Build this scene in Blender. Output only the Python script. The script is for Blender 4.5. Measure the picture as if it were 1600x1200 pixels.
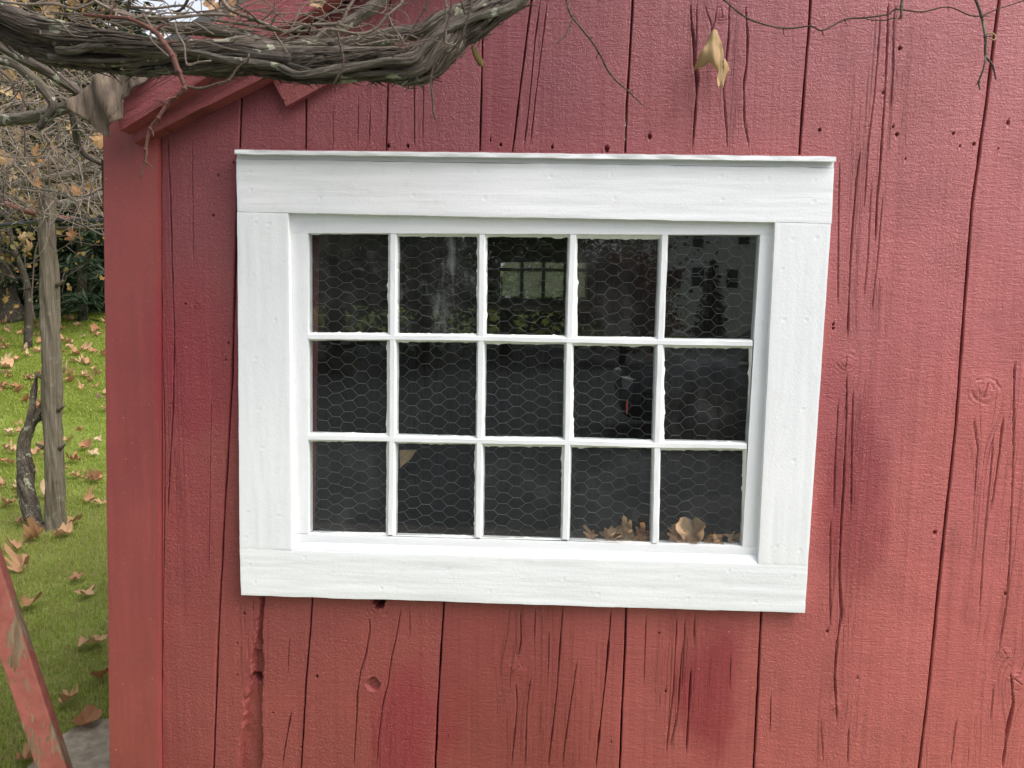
import bpy, bmesh, math, random
import numpy as np
from mathutils import Vector, Matrix

# ------------------------------------------------------------------ camera
SC = bpy.context.scene
for o in list(bpy.data.objects):
    bpy.data.objects.remove(o)
F = 1209.0                       # focal length in photo pixels (1600 x 1200)
VV = np.array([-160.0, 11600.0, F])      # vanishing direction of "down"
HH = np.array([-20800.0, -416.0, F])     # vanishing direction of "left along the wall"
Zc = -VV / np.linalg.norm(VV)
Xc = -HH / np.linalg.norm(HH)
Xc = Xc - Zc * Xc.dot(Zc); Xc /= np.linalg.norm(Xc)
Yc = np.cross(Zc, Xc)
if Yc[2] < 0: Yc = -Yc
CAM = np.array([0.0, -1.9, 1.55])
RM = np.stack([Xc, Yc, Zc])      # rows: world axes in camera coordinates (x right, y down, z forward)

def ray(px, py):
    return RM @ np.array([(px - 800.0) / F, (py - 600.0) / F, 1.0])
def P(px, py, d):                # point at depth d along the view axis
    return CAM + ray(px, py) * d
def W(px, py, y=0.0):            # point on the plane y = const (the wall is y = 0)
    r = ray(px, py)
    return CAM + r * ((y - CAM[1]) / r[1])
def terr(y):                     # the lawn is level by the shed and climbs gently behind it
    t_ = np.clip((np.asarray(y, float) - 3.4) / 11.0, 0, 1)
    return 1.42 * t_ * t_ * (3 - 2 * t_)
def G(px, py, z=0.0):            # point on the ground
    r = ray(px, py)
    p = CAM + r * ((z - CAM[2]) / min(r[2], -1e-4))
    if p[1] > 3.4:
        ks = np.linspace(3.0, 70.0, 3000); q = CAM[None] + r[None] * ks[:, None]
        h = q[:, 2] - terr(q[:, 1]) - z
        i = np.argmax(h < 0) if (h < 0).any() else len(ks) - 1
        p = q[i]
    return p

cam_d = bpy.data.cameras.new('camera')
cam = bpy.data.objects.new('camera', cam_d)
SC.collection.objects.link(cam)
cam_d.sensor_width = 36.0
cam_d.lens = F / 1600.0 * 36.0
cam_d.clip_start = 0.02
cam_d.clip_end = 2000.0
right, down, fwd = RM[:, 0], RM[:, 1], RM[:, 2]
M = Matrix(((right[0], -down[0], -fwd[0], CAM[0]),
            (right[1], -down[1], -fwd[1], CAM[1]),
            (right[2], -down[2], -fwd[2], CAM[2]),
            (0, 0, 0, 1)))
cam.matrix_world = M
SC.camera = cam
SC.render.resolution_x = 1024; SC.render.resolution_y = 768

# ------------------------------------------------------------------ sky, sun, exposure
SUN_EL, SUN_AZ = math.radians(52), math.radians(112)   # azimuth clockwise from +Y (north)
world = bpy.data.worlds.new('World'); SC.world = world
world.use_nodes = True
wn = world.node_tree.nodes; wl = world.node_tree.links
bg = wn['Background']
sky = wn.new('ShaderNodeTexSky'); sky.sky_type = 'NISHITA'
sky.sun_disc = False; sky.sun_elevation = SUN_EL; sky.sun_rotation = SUN_AZ
sky.air_density = 1.0; sky.dust_density = 4.0; sky.ozone_density = 1.0
hs = wn.new('ShaderNodeHueSaturation'); hs.inputs['Saturation'].default_value = 0.30   # overcast: nearly white sky
wl.new(sky.outputs['Color'], hs.inputs['Color']); wl.new(hs.outputs['Color'], bg.inputs['Color'])
bg.inputs['Strength'].default_value = 0.15
sun_d = bpy.data.lights.new('sun', 'SUN'); sun_d.energy = 1.5; sun_d.angle = math.radians(55)
sun_d.color = (1.0, 0.97, 0.92)
sun = bpy.data.objects.new('sun', sun_d); SC.collection.objects.link(sun)
sd = Vector((math.sin(SUN_AZ) * math.cos(SUN_EL), math.cos(SUN_AZ) * math.cos(SUN_EL), math.sin(SUN_EL)))
sun.rotation_euler = sd.to_track_quat('Z', 'Y').to_euler()
vs = SC.view_settings
vs.view_transform = 'Standard'; vs.look = 'None'; vs.gamma = 1.0; vs.use_curve_mapping = False
vs.exposure = 1.0
SC.cycles.max_bounces = 8; SC.cycles.transparent_max_bounces = 24

# ------------------------------------------------------------------ helpers
rng = np.random.default_rng(7)
random.seed(7)
COL = SC.collection

def link(o, parent=None):
    COL.objects.link(o)
    if parent is not None: o.parent = parent
    return o
def tag(o, label=None, cat=None, group=None, kind=None):
    if label: o['label'] = label
    if cat: o['category'] = cat
    if group: o['group'] = group
    if kind: o['kind'] = kind
    return o
def thing(name, label, cat, loc=(0, 0, 0), group=None):
    o = bpy.data.objects.new(name, None); o.empty_display_size = 0.1
    o.location = loc
    link(o); tag(o, label, cat, group)
    return o
def mesh_np(name, V, Fs, smooth=True):
    V = np.asarray(V, dtype=np.float32)
    me = bpy.data.meshes.new(name)
    if not isinstance(Fs, list): Fs = [Fs]
    Fs = [np.asarray(f, dtype=np.int32) for f in Fs if len(f)]
    nl = sum(f.size for f in Fs); npol = sum(len(f) for f in Fs)
    me.vertices.add(len(V)); me.vertices.foreach_set('co', V.ravel())
    me.loops.add(nl); me.loops.foreach_set('vertex_index', np.concatenate([f.ravel() for f in Fs]))
    me.polygons.add(npol)
    tot = np.concatenate([np.full(len(f), f.shape[1], np.int32) for f in Fs])
    st = np.concatenate([[0], np.cumsum(tot)[:-1]]).astype(np.int32)
    me.polygons.foreach_set('loop_start', st); me.polygons.foreach_set('loop_total', tot)
    me.polygons.foreach_set('use_smooth', np.full(npol, smooth, bool))
    me.update(calc_edges=True); me.validate()
    return me
def obj(name, me, mat=None, parent=None, loc=None):
    o = bpy.data.objects.new(name, me)
    if mat is not None and len(me.materials) == 0: me.materials.append(mat)
    link(o, parent)
    if loc is not None: o.location = loc
    return o
def attr_f(me, name, a):
    at = me.attributes.new(name, 'FLOAT', 'POINT'); at.data.foreach_set('value', np.asarray(a, np.float32).ravel())
def attr_v(me, name, a):
    at = me.attributes.new(name, 'FLOAT_VECTOR', 'POINT'); at.data.foreach_set('vector', np.asarray(a, np.float32).ravel())

def _hash(ix, iy, seed):
    n = (ix.astype(np.int64) * 374761393 + iy.astype(np.int64) * 668265263 + seed * 1442695041) & 0xFFFFFFFF
    n = ((n ^ (n >> 13)) * 1274126177) & 0xFFFFFFFF
    n = (n ^ (n >> 16)) & 0xFFFFFF
    return n / float(0xFFFFFF)
def vnoise(x, y, seed=0):        # value noise in [-1, 1]
    x = np.asarray(x, float); y = np.asarray(y, float)
    ix, iy = np.floor(x), np.floor(y); fx, fy = x - ix, y - iy
    fx = fx * fx * (3 - 2 * fx); fy = fy * fy * (3 - 2 * fy)
    a = _hash(ix, iy, seed); b = _hash(ix + 1, iy, seed); c = _hash(ix, iy + 1, seed); d = _hash(ix + 1, iy + 1, seed)
    return ((a * (1 - fx) + b * fx) * (1 - fy) + (c * (1 - fx) + d * fx) * fy) * 2 - 1
def fnoise(x, y, seed=0, oct=3):
    s = 0; a = 1.0
    for k in range(oct):
        s = s + a * vnoise(np.asarray(x) * 2 ** k, np.asarray(y) * 2 ** k, seed + k * 17); a *= 0.5
    return s

# ------------------------------------------------------------------ material helpers
class NT:
    def __init__(s, name):
        s.m = bpy.data.materials.new(name); s.m.use_nodes = True
        s.t = s.m.node_tree; s.n = s.t.nodes; s.l = s.t.links
        s.b = s.n['Principled BSDF']; s.out = s.n['Material Output']
    def new(s, typ, **kw):
        nd = s.n.new(typ)
        for k, v in kw.items():
            if k in nd.inputs.keys() if hasattr(nd.inputs, 'keys') else False: nd.inputs[k].default_value = v
            else: setattr(nd, k, v)
        return nd
    def L(s, a, b): s.l.new(a, b)
    def noise(s, vec, scale=5, detail=3, rough=0.55, dist=0.0):
        nd = s.n.new('ShaderNodeTexNoise'); nd.inputs['Scale'].default_value = scale
        nd.inputs['Detail'].default_value = detail; nd.inputs['Roughness'].default_value = rough
        nd.inputs['Distortion'].default_value = dist
        if vec is not None: s.L(vec, nd.inputs['Vector'])
        return nd.outputs['Fac']
    def ramp(s, fac, stops):
        nd = s.n.new('ShaderNodeValToRGB'); e = nd.color_ramp.elements
        while len(e) > 1: e.remove(e[-1])
        e[0].position = stops[0][0]; e[0].color = col4(stops[0][1])
        for p, c in stops[1:]:
            k = e.new(p); k.color = col4(c)
        s.L(fac, nd.inputs['Fac'])
        return nd.outputs['Color']
    def mix(s, fac, a, b):
        nd = s.n.new('ShaderNodeMix'); nd.data_type = 'RGBA'
        for i, v in ((0, fac), (6, a), (7, b)):
            if isinstance(v, (int, float)): nd.inputs[i].default_value = v
            elif isinstance(v, tuple): nd.inputs[i].default_value = col4(v)
            else: s.L(v, nd.inputs[i])
        return nd.outputs[2]
    def math(s, op, a, b=None, c=None):
        nd = s.n.new('ShaderNodeMath'); nd.operation = op
        for i, v in enumerate((a, b, c)):
            if v is None: continue
            if isinstance(v, (int, float)): nd.inputs[i].default_value = v
            else: s.L(v, nd.inputs[i])
        return nd.outputs[0]
    def mapping(s, vec, scale=(1, 1, 1), rot=(0, 0, 0), loc=(0, 0, 0)):
        nd = s.n.new('ShaderNodeMapping'); s.L(vec, nd.inputs['Vector'])
        nd.inputs['Scale'].default_value = scale; nd.inputs['Rotation'].default_value = rot; nd.inputs['Location'].default_value = loc
        return nd.outputs['Vector']
    def coord(s, w='Object'):
        return s.n.new('ShaderNodeTexCoord').outputs[w]
    def attr(s, name, out='Fac'):
        nd = s.n.new('ShaderNodeAttribute'); nd.attribute_name = name
        return nd.outputs[out]
    def bump(s, h, strength=0.5, dist=0.001, prev=None):
        nd = s.n.new('ShaderNodeBump'); nd.inputs['Strength'].default_value = strength; nd.inputs['Distance'].default_value = dist
        s.L(h, nd.inputs['Height'])
        if prev is not None: s.L(prev, nd.inputs['Normal'])
        return nd.outputs['Normal']
    def addvec(s, a, b):
        nd = s.n.new('ShaderNodeVectorMath'); nd.operation = 'ADD'; s.L(a, nd.inputs[0])
        if isinstance(b, tuple): nd.inputs[1].default_value = b
        else: s.L(b, nd.inputs[1])
        return nd.outputs[0]
    def rndvec(s, k=40.0):
        oi = s.n.new('ShaderNodeObjectInfo'); c = s.n.new('ShaderNodeCombineXYZ')
        m = s.math('MULTIPLY', oi.outputs['Random'], k)
        s.L(m, c.inputs[0]); s.L(m, c.inputs[1]); s.L(m, c.inputs[2])
        return c.outputs[0]
    def rnd(s): return s.n.new('ShaderNodeObjectInfo').outputs['Random']
    def fin(s, color=None, rough=None, normal=None, spec=None):
        for k, v in (('Base Color', color), ('Roughness', rough), ('Normal', normal), ('Specular IOR Level', spec)):
            if v is None: continue
            if isinstance(v, (int, float)): s.b.inputs[k].default_value = v
            elif isinstance(v, tuple): s.b.inputs[k].default_value = col4(v)
            else: s.L(v, s.b.inputs[k])
        return s.m
def col4(c): return (c[0], c[1], c[2], 1.0) if len(c) == 3 else c

def mat_red(name='red barn paint', k=1.0):
    t = NT(name)
    g = t.attr('grain', 'Vector'); co = t.coord(); rv = t.rndvec()
    gg = t.addvec(g, rv); cc = t.addvec(co, rv)
    n1 = t.noise(t.mapping(gg, (330, 1, 5)), 1.0, 4, 0.6, 0.2)
    n1b = t.noise(t.mapping(gg, (75, 1, 1.6)), 1.0, 3, 0.6, 0.3)
    n2 = t.noise(t.mapping(cc, (190, 190, 150), (0, 0.5, 0)), 1.0, 4, 0.65, 0.9)
    n3 = t.noise(t.mapping(cc, (26, 26, 130), (0, 0.42, 0)), 1.0, 2, 0.5, 1.0)
    chk = t.attr('chk'); pat = t.attr('patch'); fade = t.attr('fade'); mau = t.attr('mauve')
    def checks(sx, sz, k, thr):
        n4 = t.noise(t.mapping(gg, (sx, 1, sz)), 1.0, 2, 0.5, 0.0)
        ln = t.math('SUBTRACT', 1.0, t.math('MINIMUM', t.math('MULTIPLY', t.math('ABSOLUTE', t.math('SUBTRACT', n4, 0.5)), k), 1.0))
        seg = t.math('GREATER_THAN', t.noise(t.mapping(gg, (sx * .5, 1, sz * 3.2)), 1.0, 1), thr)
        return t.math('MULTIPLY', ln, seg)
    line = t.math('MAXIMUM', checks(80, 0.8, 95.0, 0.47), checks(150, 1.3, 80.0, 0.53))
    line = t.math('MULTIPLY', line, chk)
    big = t.noise(cc, 2.6, 3); mid = t.noise(cc, 9, 4, 0.65)
    c0 = t.ramp(big, [(0.3, (0.225, 0.042, 0.040)), (0.5, (0.255, 0.050, 0.046)), (0.7, (0.280, 0.057, 0.050))])
    c1 = t.ramp(big, [(0.3, (0.43, 0.098, 0.092)), (0.7, (0.50, 0.122, 0.112))])       # sun-faded boards
    c = t.mix(fade, c0, c1)
    c = t.mix(mau, c, t.mix(fade, (0.205, 0.042, 0.054), (0.41, 0.105, 0.115)))
    c = t.mix(t.math('MULTIPLY', t.math('MAXIMUM', t.math('SUBTRACT', mid, 0.45), 0.0), 1.1), c, (0.20, 0.040, 0.040))
    c = t.mix(t.math('MULTIPLY', pat, t.math('MULTIPLY_ADD', n1b, 0.6, 0.55)), c, (0.235, 0.022, 0.034))
    hs = t.n.new('ShaderNodeHueSaturation'); t.L(c, hs.inputs['Color']); t.L(t.math('MULTIPLY_ADD', t.rnd(), 0.12, 0.96), hs.inputs['Value']); hs.inputs['Saturation'].default_value = 0.985; c = hs.outputs['Color']
    hi = t.math('MULTIPLY', t.math('MAXIMUM', t.math('SUBTRACT', n2, 0.56), 0.0), 1.3)
    c = t.mix(hi, c, (0.46, 0.20, 0.18))
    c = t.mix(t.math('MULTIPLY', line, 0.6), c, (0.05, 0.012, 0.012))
    spk = t.math('GREATER_THAN', t.noise(cc, 120, 1), 0.80)
    c = t.mix(t.math('MULTIPLY', spk, 0.7), c, (0.5, 0.32, 0.28))
    nm = t.bump(n1b, 0.18, 0.0018)
    nm = t.bump(n1, 0.30, 0.0008, nm)
    nm = t.bump(n3, 0.55 * k, 0.0026 * k, nm)
    nm = t.bump(t.math('MULTIPLY', n2, t.math('MULTIPLY_ADD', t.math('MULTIPLY', t.noise(cc, 5.5, 3, .6), t.rnd()), 2.2, 0.35)), 1.0 * k, 0.0034 * k, nm)
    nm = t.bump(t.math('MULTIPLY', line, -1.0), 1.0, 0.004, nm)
    r = t.math('MULTIPLY_ADD', mid, 0.22, 0.34)
    return t.fin(c, r, nm, 0.5)
def mat_white(name='white gloss paint', horiz=True):
    t = NT(name)
    co = t.coord(); rv = t.rndvec(); cc = t.addvec(co, rv)
    sc = (5, 60, 190) if horiz else (60, 60, 22)
    n1 = t.noise(t.mapping(cc, sc), 1.0, 4, 0.6, 0.35)
    n2 = t.noise(cc, 160, 3, 0.6)
    n3 = t.noise(t.mapping(cc, (9, 30, 60) if horiz else (22, 30, 14)), 1.0, 3, 0.6, 0.9)
    big = t.noise(cc, 4, 3)
    c = t.ramp(big, [(0.3, (0.745, 0.75, 0.77)), (0.7, (0.80, 0.80, 0.812))])
    sp = t.math('GREATER_THAN', t.noise(cc, 260, 2), 0.735)
    c = t.mix(t.math('MULTIPLY', sp, 0.35), c, (0.42, 0.40, 0.36))
    dirt = t.math('MULTIPLY', t.math('MAXIMUM', t.math('SUBTRACT', t.noise(cc, 22, 5, 0.7), 0.56), 0.0), 1.1)
    c = t.mix(dirt, c, (0.52, 0.50, 0.45))
    nm = t.bump(n3, 0.22, 0.0022); nm = t.bump(n1, 0.30, 0.0011, nm); nm = t.bump(n2, 0.40, 0.0012, nm)
    return t.fin(c, 0.42, nm, 0.45)
def mat_bark(name, c0, c1, c2, lichen=0.35, scale=1.0):
    t = NT(name)
    a = t.attr('bark', 'Vector'); co = t.coord()
    n1 = t.noise(t.mapping(a, (9, 9, 14 * scale)), 1.0, 5, 0.7, 0.7)
    n2 = t.noise(t.mapping(a, (26, 26, 24 * scale)), 1.0, 4, 0.7, 0.4)
    n3 = t.noise(co, 14, 4, 0.7)
    c = t.ramp(n1, [(0.30, c0), (0.48, c1), (0.68, c2)])
    c = t.mix(t.math('MULTIPLY', n2, 0.5), c, c0)
    moss = t.math('MULTIPLY', t.math('MAXIMUM', t.math('SUBTRACT', t.noise(co, 7, 4, 0.6), 0.52), 0.0), 2.0)
    c = t.mix(moss, c, (0.075, 0.070, 0.030))
    li = t.math('MULTIPLY', t.math('GREATER_THAN', t.math('MULTIPLY_ADD', t.noise(co, 90, 3, .7), .25, t.math('MULTIPLY', t.noise(co, 17, 3, 0.6), .8)), 0.625), lichen)
    c = t.mix(li, c, (0.44, 0.45, 0.33))
    nm = t.bump(n1, 0.8, 0.006); nm = t.bump(n2, 0.7, 0.003, nm)
    return t.fin(c, 0.85, nm, 0.2)
def mat_simple(name, c, rough=0.8, var=0.3, scale=20, bump=0.3, dist=0.002, spec=0.3, stretch=(1, 1, 1)):
    t = NT(name); co = t.addvec(t.coord(), t.rndvec())
    v = t.mapping(co, stretch)
    n = t.noise(v, scale, 4, 0.6)
    d = tuple(x * (1 - var) for x in c); e = tuple(min(1, x * (1 + var)) for x in c)
    cc = t.ramp(n, [(0.3, d), (0.7, e)])
    return t.fin(cc, rough, t.bump(n, bump, dist), spec)
def mat_leaf(name, cols, trans=0.35, rough=0.6, dark=0.45):
    t = NT(name); r = t.rnd(); co = t.coord()
    lr = t.attr('lr')
    s = t.math('FRACT', t.math('ADD', r, lr))
    n = len(cols)
    c = t.ramp(s, [(i / max(1, n - 1), k) for i, k in enumerate(cols)])
    nz = t.noise(t.addvec(co, t.rndvec()), 45, 4, 0.65)
    c = t.mix(t.math('MULTIPLY', nz, dark), c, tuple(x * 0.4 for x in cols[0]))
    t.fin(c, rough, t.bump(nz, 0.5, 0.002), 0.25)
    tr = t.n.new('ShaderNodeBsdfTranslucent'); t.L(c, tr.inputs['Color'])
    mx = t.n.new('ShaderNodeMixShader'); mx.inputs[0].default_value = trans
    t.L(t.b.outputs[0], mx.inputs[1]); t.L(tr.outputs[0], mx.inputs[2]); t.L(mx.outputs[0], t.out.inputs['Surface'])
    return t.m
def mat_glass(name, haze=0.02, streak=0.0, seed=0.0):
    t = NT(name); co = t.addvec(t.coord(), t.rndvec())
    wav = t.noise(co, 5.0, 1)
    nm = t.bump(wav, 0.10, 0.004)
    fr = t.n.new('ShaderNodeFresnel'); bf = t.n.new('ShaderNodeNewGeometry').outputs['Backfacing']       # thin pane: same reflectance on both faces
    t.L(t.math('MULTIPLY_ADD', bf, 1 / 1.54 - 1.54, 1.54), fr.inputs['IOR'])
    gl = t.n.new('ShaderNodeBsdfGlossy'); gl.inputs['Roughness'].default_value = 0.0
    t.L(nm, gl.inputs['Normal'])
    tr = t.n.new('ShaderNodeBsdfTransparent'); tr.inputs['Color'].default_value = (0.93, 0.95, 0.94, 1)
    mx = t.n.new('ShaderNodeMixShader'); t.L(fr.outputs[0], mx.inputs[0]); t.L(tr.outputs[0], mx.inputs[1]); t.L(gl.outputs[0], mx.inputs[2])
    df = t.n.new('ShaderNodeBsdfDiffuse'); df.inputs['Color'].default_value = (0.42, 0.43, 0.43, 1)
    d1 = t.noise(co, 9, 5, 0.7)
    d2 = t.noise(t.mapping(co, (34, 1, 5)), 1.0, 4, 0.65, 0.5)
    sp = t.math('GREATER_THAN', t.noise(co, 150, 2), 0.765)
    dirt = t.math('ADD', t.math('MULTIPLY', t.math('MAXIMUM', t.math('SUBTRACT', d1, 0.42), 0.0), haze * 4), haze * 0.5)
    dirt = t.math('ADD', dirt, t.math('MULTIPLY', t.math('MAXIMUM', t.math('SUBTRACT', t.math('MULTIPLY', d2, d1), 0.27), 0.0), streak))
    dirt = t.math('MINIMUM', t.math('ADD', dirt, t.math('MULTIPLY', sp, 0.22)), 0.5)
    tl_ = t.n.new('ShaderNodeBsdfTranslucent'); tl_.inputs['Color'].default_value = (0.55, 0.53, 0.47, 1)
    dm = t.n.new('ShaderNodeMixShader'); dm.inputs[0].default_value = 0.5; t.L(df.outputs[0], dm.inputs[1]); t.L(tl_.outputs[0], dm.inputs[2])
    m2 = t.n.new('ShaderNodeMixShader'); t.L(dirt, m2.inputs[0]); t.L(mx.outputs[0], m2.inputs[1]); t.L(dm.outputs[0], m2.inputs[2])
    t.L(m2.outputs[0], t.out.inputs['Surface'])
    return t.m

MR = mat_red()
MRS = mat_red('smooth red trim paint', 0.35)
MWH = mat_white('white paint along x', True)
MWV = mat_white('white paint along z', False)
MPUT = mat_simple('white putty', (0.74, 0.74, 0.71), 0.5, 0.08, 60, 0.5, 0.002, 0.4)
MVINE = mat_bark('grape vine bark', (0.026, 0.020, 0.017), (0.105, 0.083, 0.066), (0.38, 0.33, 0.28), 0.75)
MVINE2 = mat_bark('grey lichened bark', (0.04, 0.034, 0.028), (0.16, 0.135, 0.11), (0.42, 0.37, 0.31), 0.9)
MCANE = mat_bark('tan cane bark', (0.16, 0.115, 0.085), (0.32, 0.25, 0.20), (0.50, 0.43, 0.36), 0.1)
MCANE2 = mat_bark('dark cane bark', (0.07, 0.048, 0.038), (0.15, 0.105, 0.083), (0.28, 0.22, 0.18), 0.1)
MCANER = mat_bark('reddish cane bark', (0.13, 0.055, 0.045), (0.23, 0.10, 0.08), (0.32, 0.17, 0.13), 0.0)
MPOST = mat_bark('weathered cedar post', (0.075, 0.06, 0.042), (0.15, 0.125, 0.09), (0.26, 0.225, 0.175), 0.12, 0.25)
MTRUNK = mat_bark('tree trunk bark', (0.02, 0.016, 0.013), (0.05, 0.04, 0.032), (0.11, 0.09, 0.07), 0.2)
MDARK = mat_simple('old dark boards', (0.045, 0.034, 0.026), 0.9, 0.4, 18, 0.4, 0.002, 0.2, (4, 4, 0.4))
MFELT = mat_simple('brown roofing felt', (0.115, 0.085, 0.062), 0.75, 0.6, 70, 0.8, 0.006, 0.3, (1, 1, .16))
MROOF = mat_simple('grey roof shingles', (0.10, 0.095, 0.09), 0.9, 0.35, 30, 0.6, 0.004)
MWIRE = mat_simple('galvanised wire', (0.125, 0.127, 0.125), 0.6, 0.3, 60, 0.1, 0.0002, 0.5)
MPIPE = mat_simple('black plastic pipe', (0.02, 0.021, 0.022), 0.35, 0.2, 30, 0.1, 0.001, 0.5)
MCONC = mat_simple('worn concrete', (0.27, 0.225, 0.17), 0.9, 0.28, 30, 0.8, 0.006, 0.2)
MLEAFB = mat_leaf('dry brown leaf', [(0.42, 0.22, 0.11), (0.52, 0.32, 0.18), (0.33, 0.14, 0.06), (0.58, 0.42, 0.27), (0.46, 0.26, 0.13)], 0.25, .6, .35)
MLEAFL = mat_leaf('pale dry ledge leaf', [(0.46, 0.29, 0.17), (0.54, 0.37, 0.24), (0.46, 0.21, 0.10), (0.54, 0.40, 0.27)], 0.25, .6, .45)
MLEAFT = mat_leaf('tan dry leaf', [(0.50, 0.34, 0.17), (0.58, 0.42, 0.23)], 0.3, .6, .25)
MLEAFO = mat_leaf('orange hanging leaf', [(0.40, 0.19, 0.08), (0.50, 0.32, 0.14), (0.34, 0.14, 0.07), (0.55, 0.42, 0.24), (0.45, 0.24, 0.10)], 0.4)
MLEAFY = mat_leaf('yellow autumn foliage', [(0.30, 0.19, 0.06), (0.13, 0.12, 0.035), (0.32, 0.17, 0.06), (0.09, 0.10, 0.03), (0.26, 0.20, 0.08)], 0.4)
MLEAFG = mat_leaf('green foliage', [(0.045, 0.085, 0.02), (0.08, 0.12, 0.03), (0.035, 0.065, 0.018), (0.12, 0.14, 0.035)], 0.35)
MLEAFT2 = mat_leaf('olive autumn foliage', [(0.22, 0.185, 0.10), (0.28, 0.24, 0.15), (0.17, 0.15, 0.07)], 0.4)
MLEAFR = mat_leaf('red brown foliage', [(0.16, 0.04, 0.03), (0.22, 0.07, 0.04), (0.12, 0.035, 0.028)], 0.3)
MNEED = mat_leaf('dark spruce needles', [(0.016, 0.032, 0.014), (0.028, 0.048, 0.02), (0.020, 0.038, 0.020)], 0.15)
MGRASS = mat_leaf('lawn grass blades', [(0.27, 0.375, 0.045), (0.36, 0.44, 0.075), (0.29, 0.39, 0.05), (0.48, 0.46, 0.17), (0.31, 0.41, 0.06)], 0.55, 0.5, .3)
MGRASSD = mat_leaf('dry grass blades', [(0.40, 0.35, 0.14), (0.50, 0.42, 0.22), (0.32, 0.34, 0.10)], 0.5, 0.6, .3)

# ------------------------------------------------------------------ mesh makers
def tube(path, radii, nseg=8, step=None, rough=0.0, twist=0.0, ridge=0, seed=0, cap=True):
    path = np.asarray(path, float); radii = np.asarray(radii, float)
    n = len(path)
    # Catmull-Rom resample
    seglen = np.linalg.norm(np.diff(path, axis=0), axis=1); Lt = seglen.sum()
    if step is None: step = Lt / (n * 3)
    pts = []; rr = []
    ext = np.vstack([2 * path[0] - path[1], path, 2 * path[-1] - path[-2]])
    er = np.concatenate([[radii[0]], radii, [radii[-1]]])
    for i in range(n - 1):
        k = max(2, int(round(seglen[i] / step)))
        for j in range(k):
            u = j / k
            p0, p1, p2, p3 = ext[i], ext[i + 1], ext[i + 2], ext[i + 3]
            pts.append(0.5 * ((2 * p1) + (-p0 + p2) * u + (2 * p0 - 5 * p1 + 4 * p2 - p3) * u * u + (-p0 + 3 * p1 - 3 * p2 + p3) * u ** 3))
            rr.append(er[i + 1] * (1 - u) + er[i + 2] * u)
    pts.append(path[-1]); rr.append(radii[-1])
    pts = np.array(pts); rr = np.array(rr); m = len(pts)
    T = np.gradient(pts, axis=0); T /= np.linalg.norm(T, axis=1)[:, None] + 1e-9
    ref = np.array([0.13, 0.31, 1.0]); 
    if abs(T[0].dot(ref / np.linalg.norm(ref))) > 0.9: ref = np.array([1.0, 0.2, 0.1])
    U = np.zeros_like(T); u = np.cross(T[0], ref); u /= np.linalg.norm(u); U[0] = u
    for i in range(1, m):
        u = U[i - 1] - T[i] * U[i - 1].dot(T[i]); U[i] = u / (np.linalg.norm(u) + 1e-9)
    Vv = np.cross(T, U)
    s = np.concatenate([[0], np.cumsum(np.linalg.norm(np.diff(pts, axis=0), axis=1))])
    th = np.linspace(0, 2 * np.pi, nseg, endpoint=False)
    TH, S = np.meshgrid(th, s)
    R = np.repeat(rr[:, None], nseg, 1)
    tw = TH + twist * S
    if ridge:
        a = fnoise(np.cos(tw) * ridge * 0.5 + 7.3 + S * 1.2, np.sin(tw) * ridge * 0.5 + S * 3.5, seed, 3)
        b = np.abs(vnoise(np.cos(tw) * ridge * 0.9 + 3, np.sin(tw) * ridge * 0.9 + S * 5, seed + 5))
        R = R * (1 + rough * (0.55 * a - 0.75 * (1 - b) ** 3 + 0.25))
    elif rough:
        R = R * (1 + rough * fnoise(np.cos(tw) * 1.2 + S * 40, np.sin(tw) * 1.2 + S * 25, seed, 2))
    Pn = pts[:, None, :] + (np.cos(TH)[..., None] * U[:, None, :] + np.sin(TH)[..., None] * Vv[:, None, :]) * R[..., None]
    V = Pn.reshape(-1, 3)
    i = np.arange(m - 1)[:, None] * nseg; j = np.arange(nseg)[None, :]; j2 = (j + 1) % nseg
    Q = np.stack([i + j, i + j2, i + nseg + j2, i + nseg + j], -1).reshape(-1, 4)
    bark = np.stack([np.cos(tw), np.sin(tw), S], -1).reshape(-1, 3)
    tri = []
    if cap:
        V = np.vstack([V, pts[0] - T[0] * rr[0] * 0.3, pts[-1] + T[-1] * rr[-1] * 0.5]); bark = np.vstack([bark, [0, 0, 0], [0, 0, s[-1]]])
        a, b = len(V) - 2, len(V) - 1; base = (m - 1) * nseg
        jj = np.arange(nseg); jk = (jj + 1) % nseg
        tri = np.vstack([np.stack([np.full(nseg, a), jk, jj], -1), np.stack([np.full(nseg, b), base + jj, base + jk], -1)])
    return V, Q, tri, bark
def tubes_mesh(name, specs):
    """specs: list of (path, radii, kwargs); joined into one mesh"""
    Vs, Qs, Ts, Bs = [], [], [], []; off = 0
    for path, radii, kw in specs:
        V, Q, T, B = tube(path, radii, **kw)
        Vs.append(V); Qs.append(Q + off); Bs.append(B + rng.uniform(0, 30))
        if len(T): Ts.append(T + off)
        off += len(V)
    me = mesh_np(name, np.vstack(Vs), [np.vstack(Qs)] + ([np.vstack(Ts)] if Ts else []))
    attr_v(me, 'bark', np.vstack(Bs))
    return me
def box_mesh(name, a, b):
    (x0, y0, z0), (x1, y1, z1) = a, b
    V = [(x0, y0, z0), (x1, y0, z0), (x1, y1, z0), (x0, y1, z0), (x0, y0, z1), (x1, y0, z1), (x1, y1, z1), (x0, y1, z1)]
    Fq = [(0, 3, 2, 1), (4, 5, 6, 7), (0, 1, 5, 4), (1, 2, 6, 5), (2, 3, 7, 6), (3, 0, 4, 7)]
    return mesh_np(name, V, np.array(Fq), False)
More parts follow.
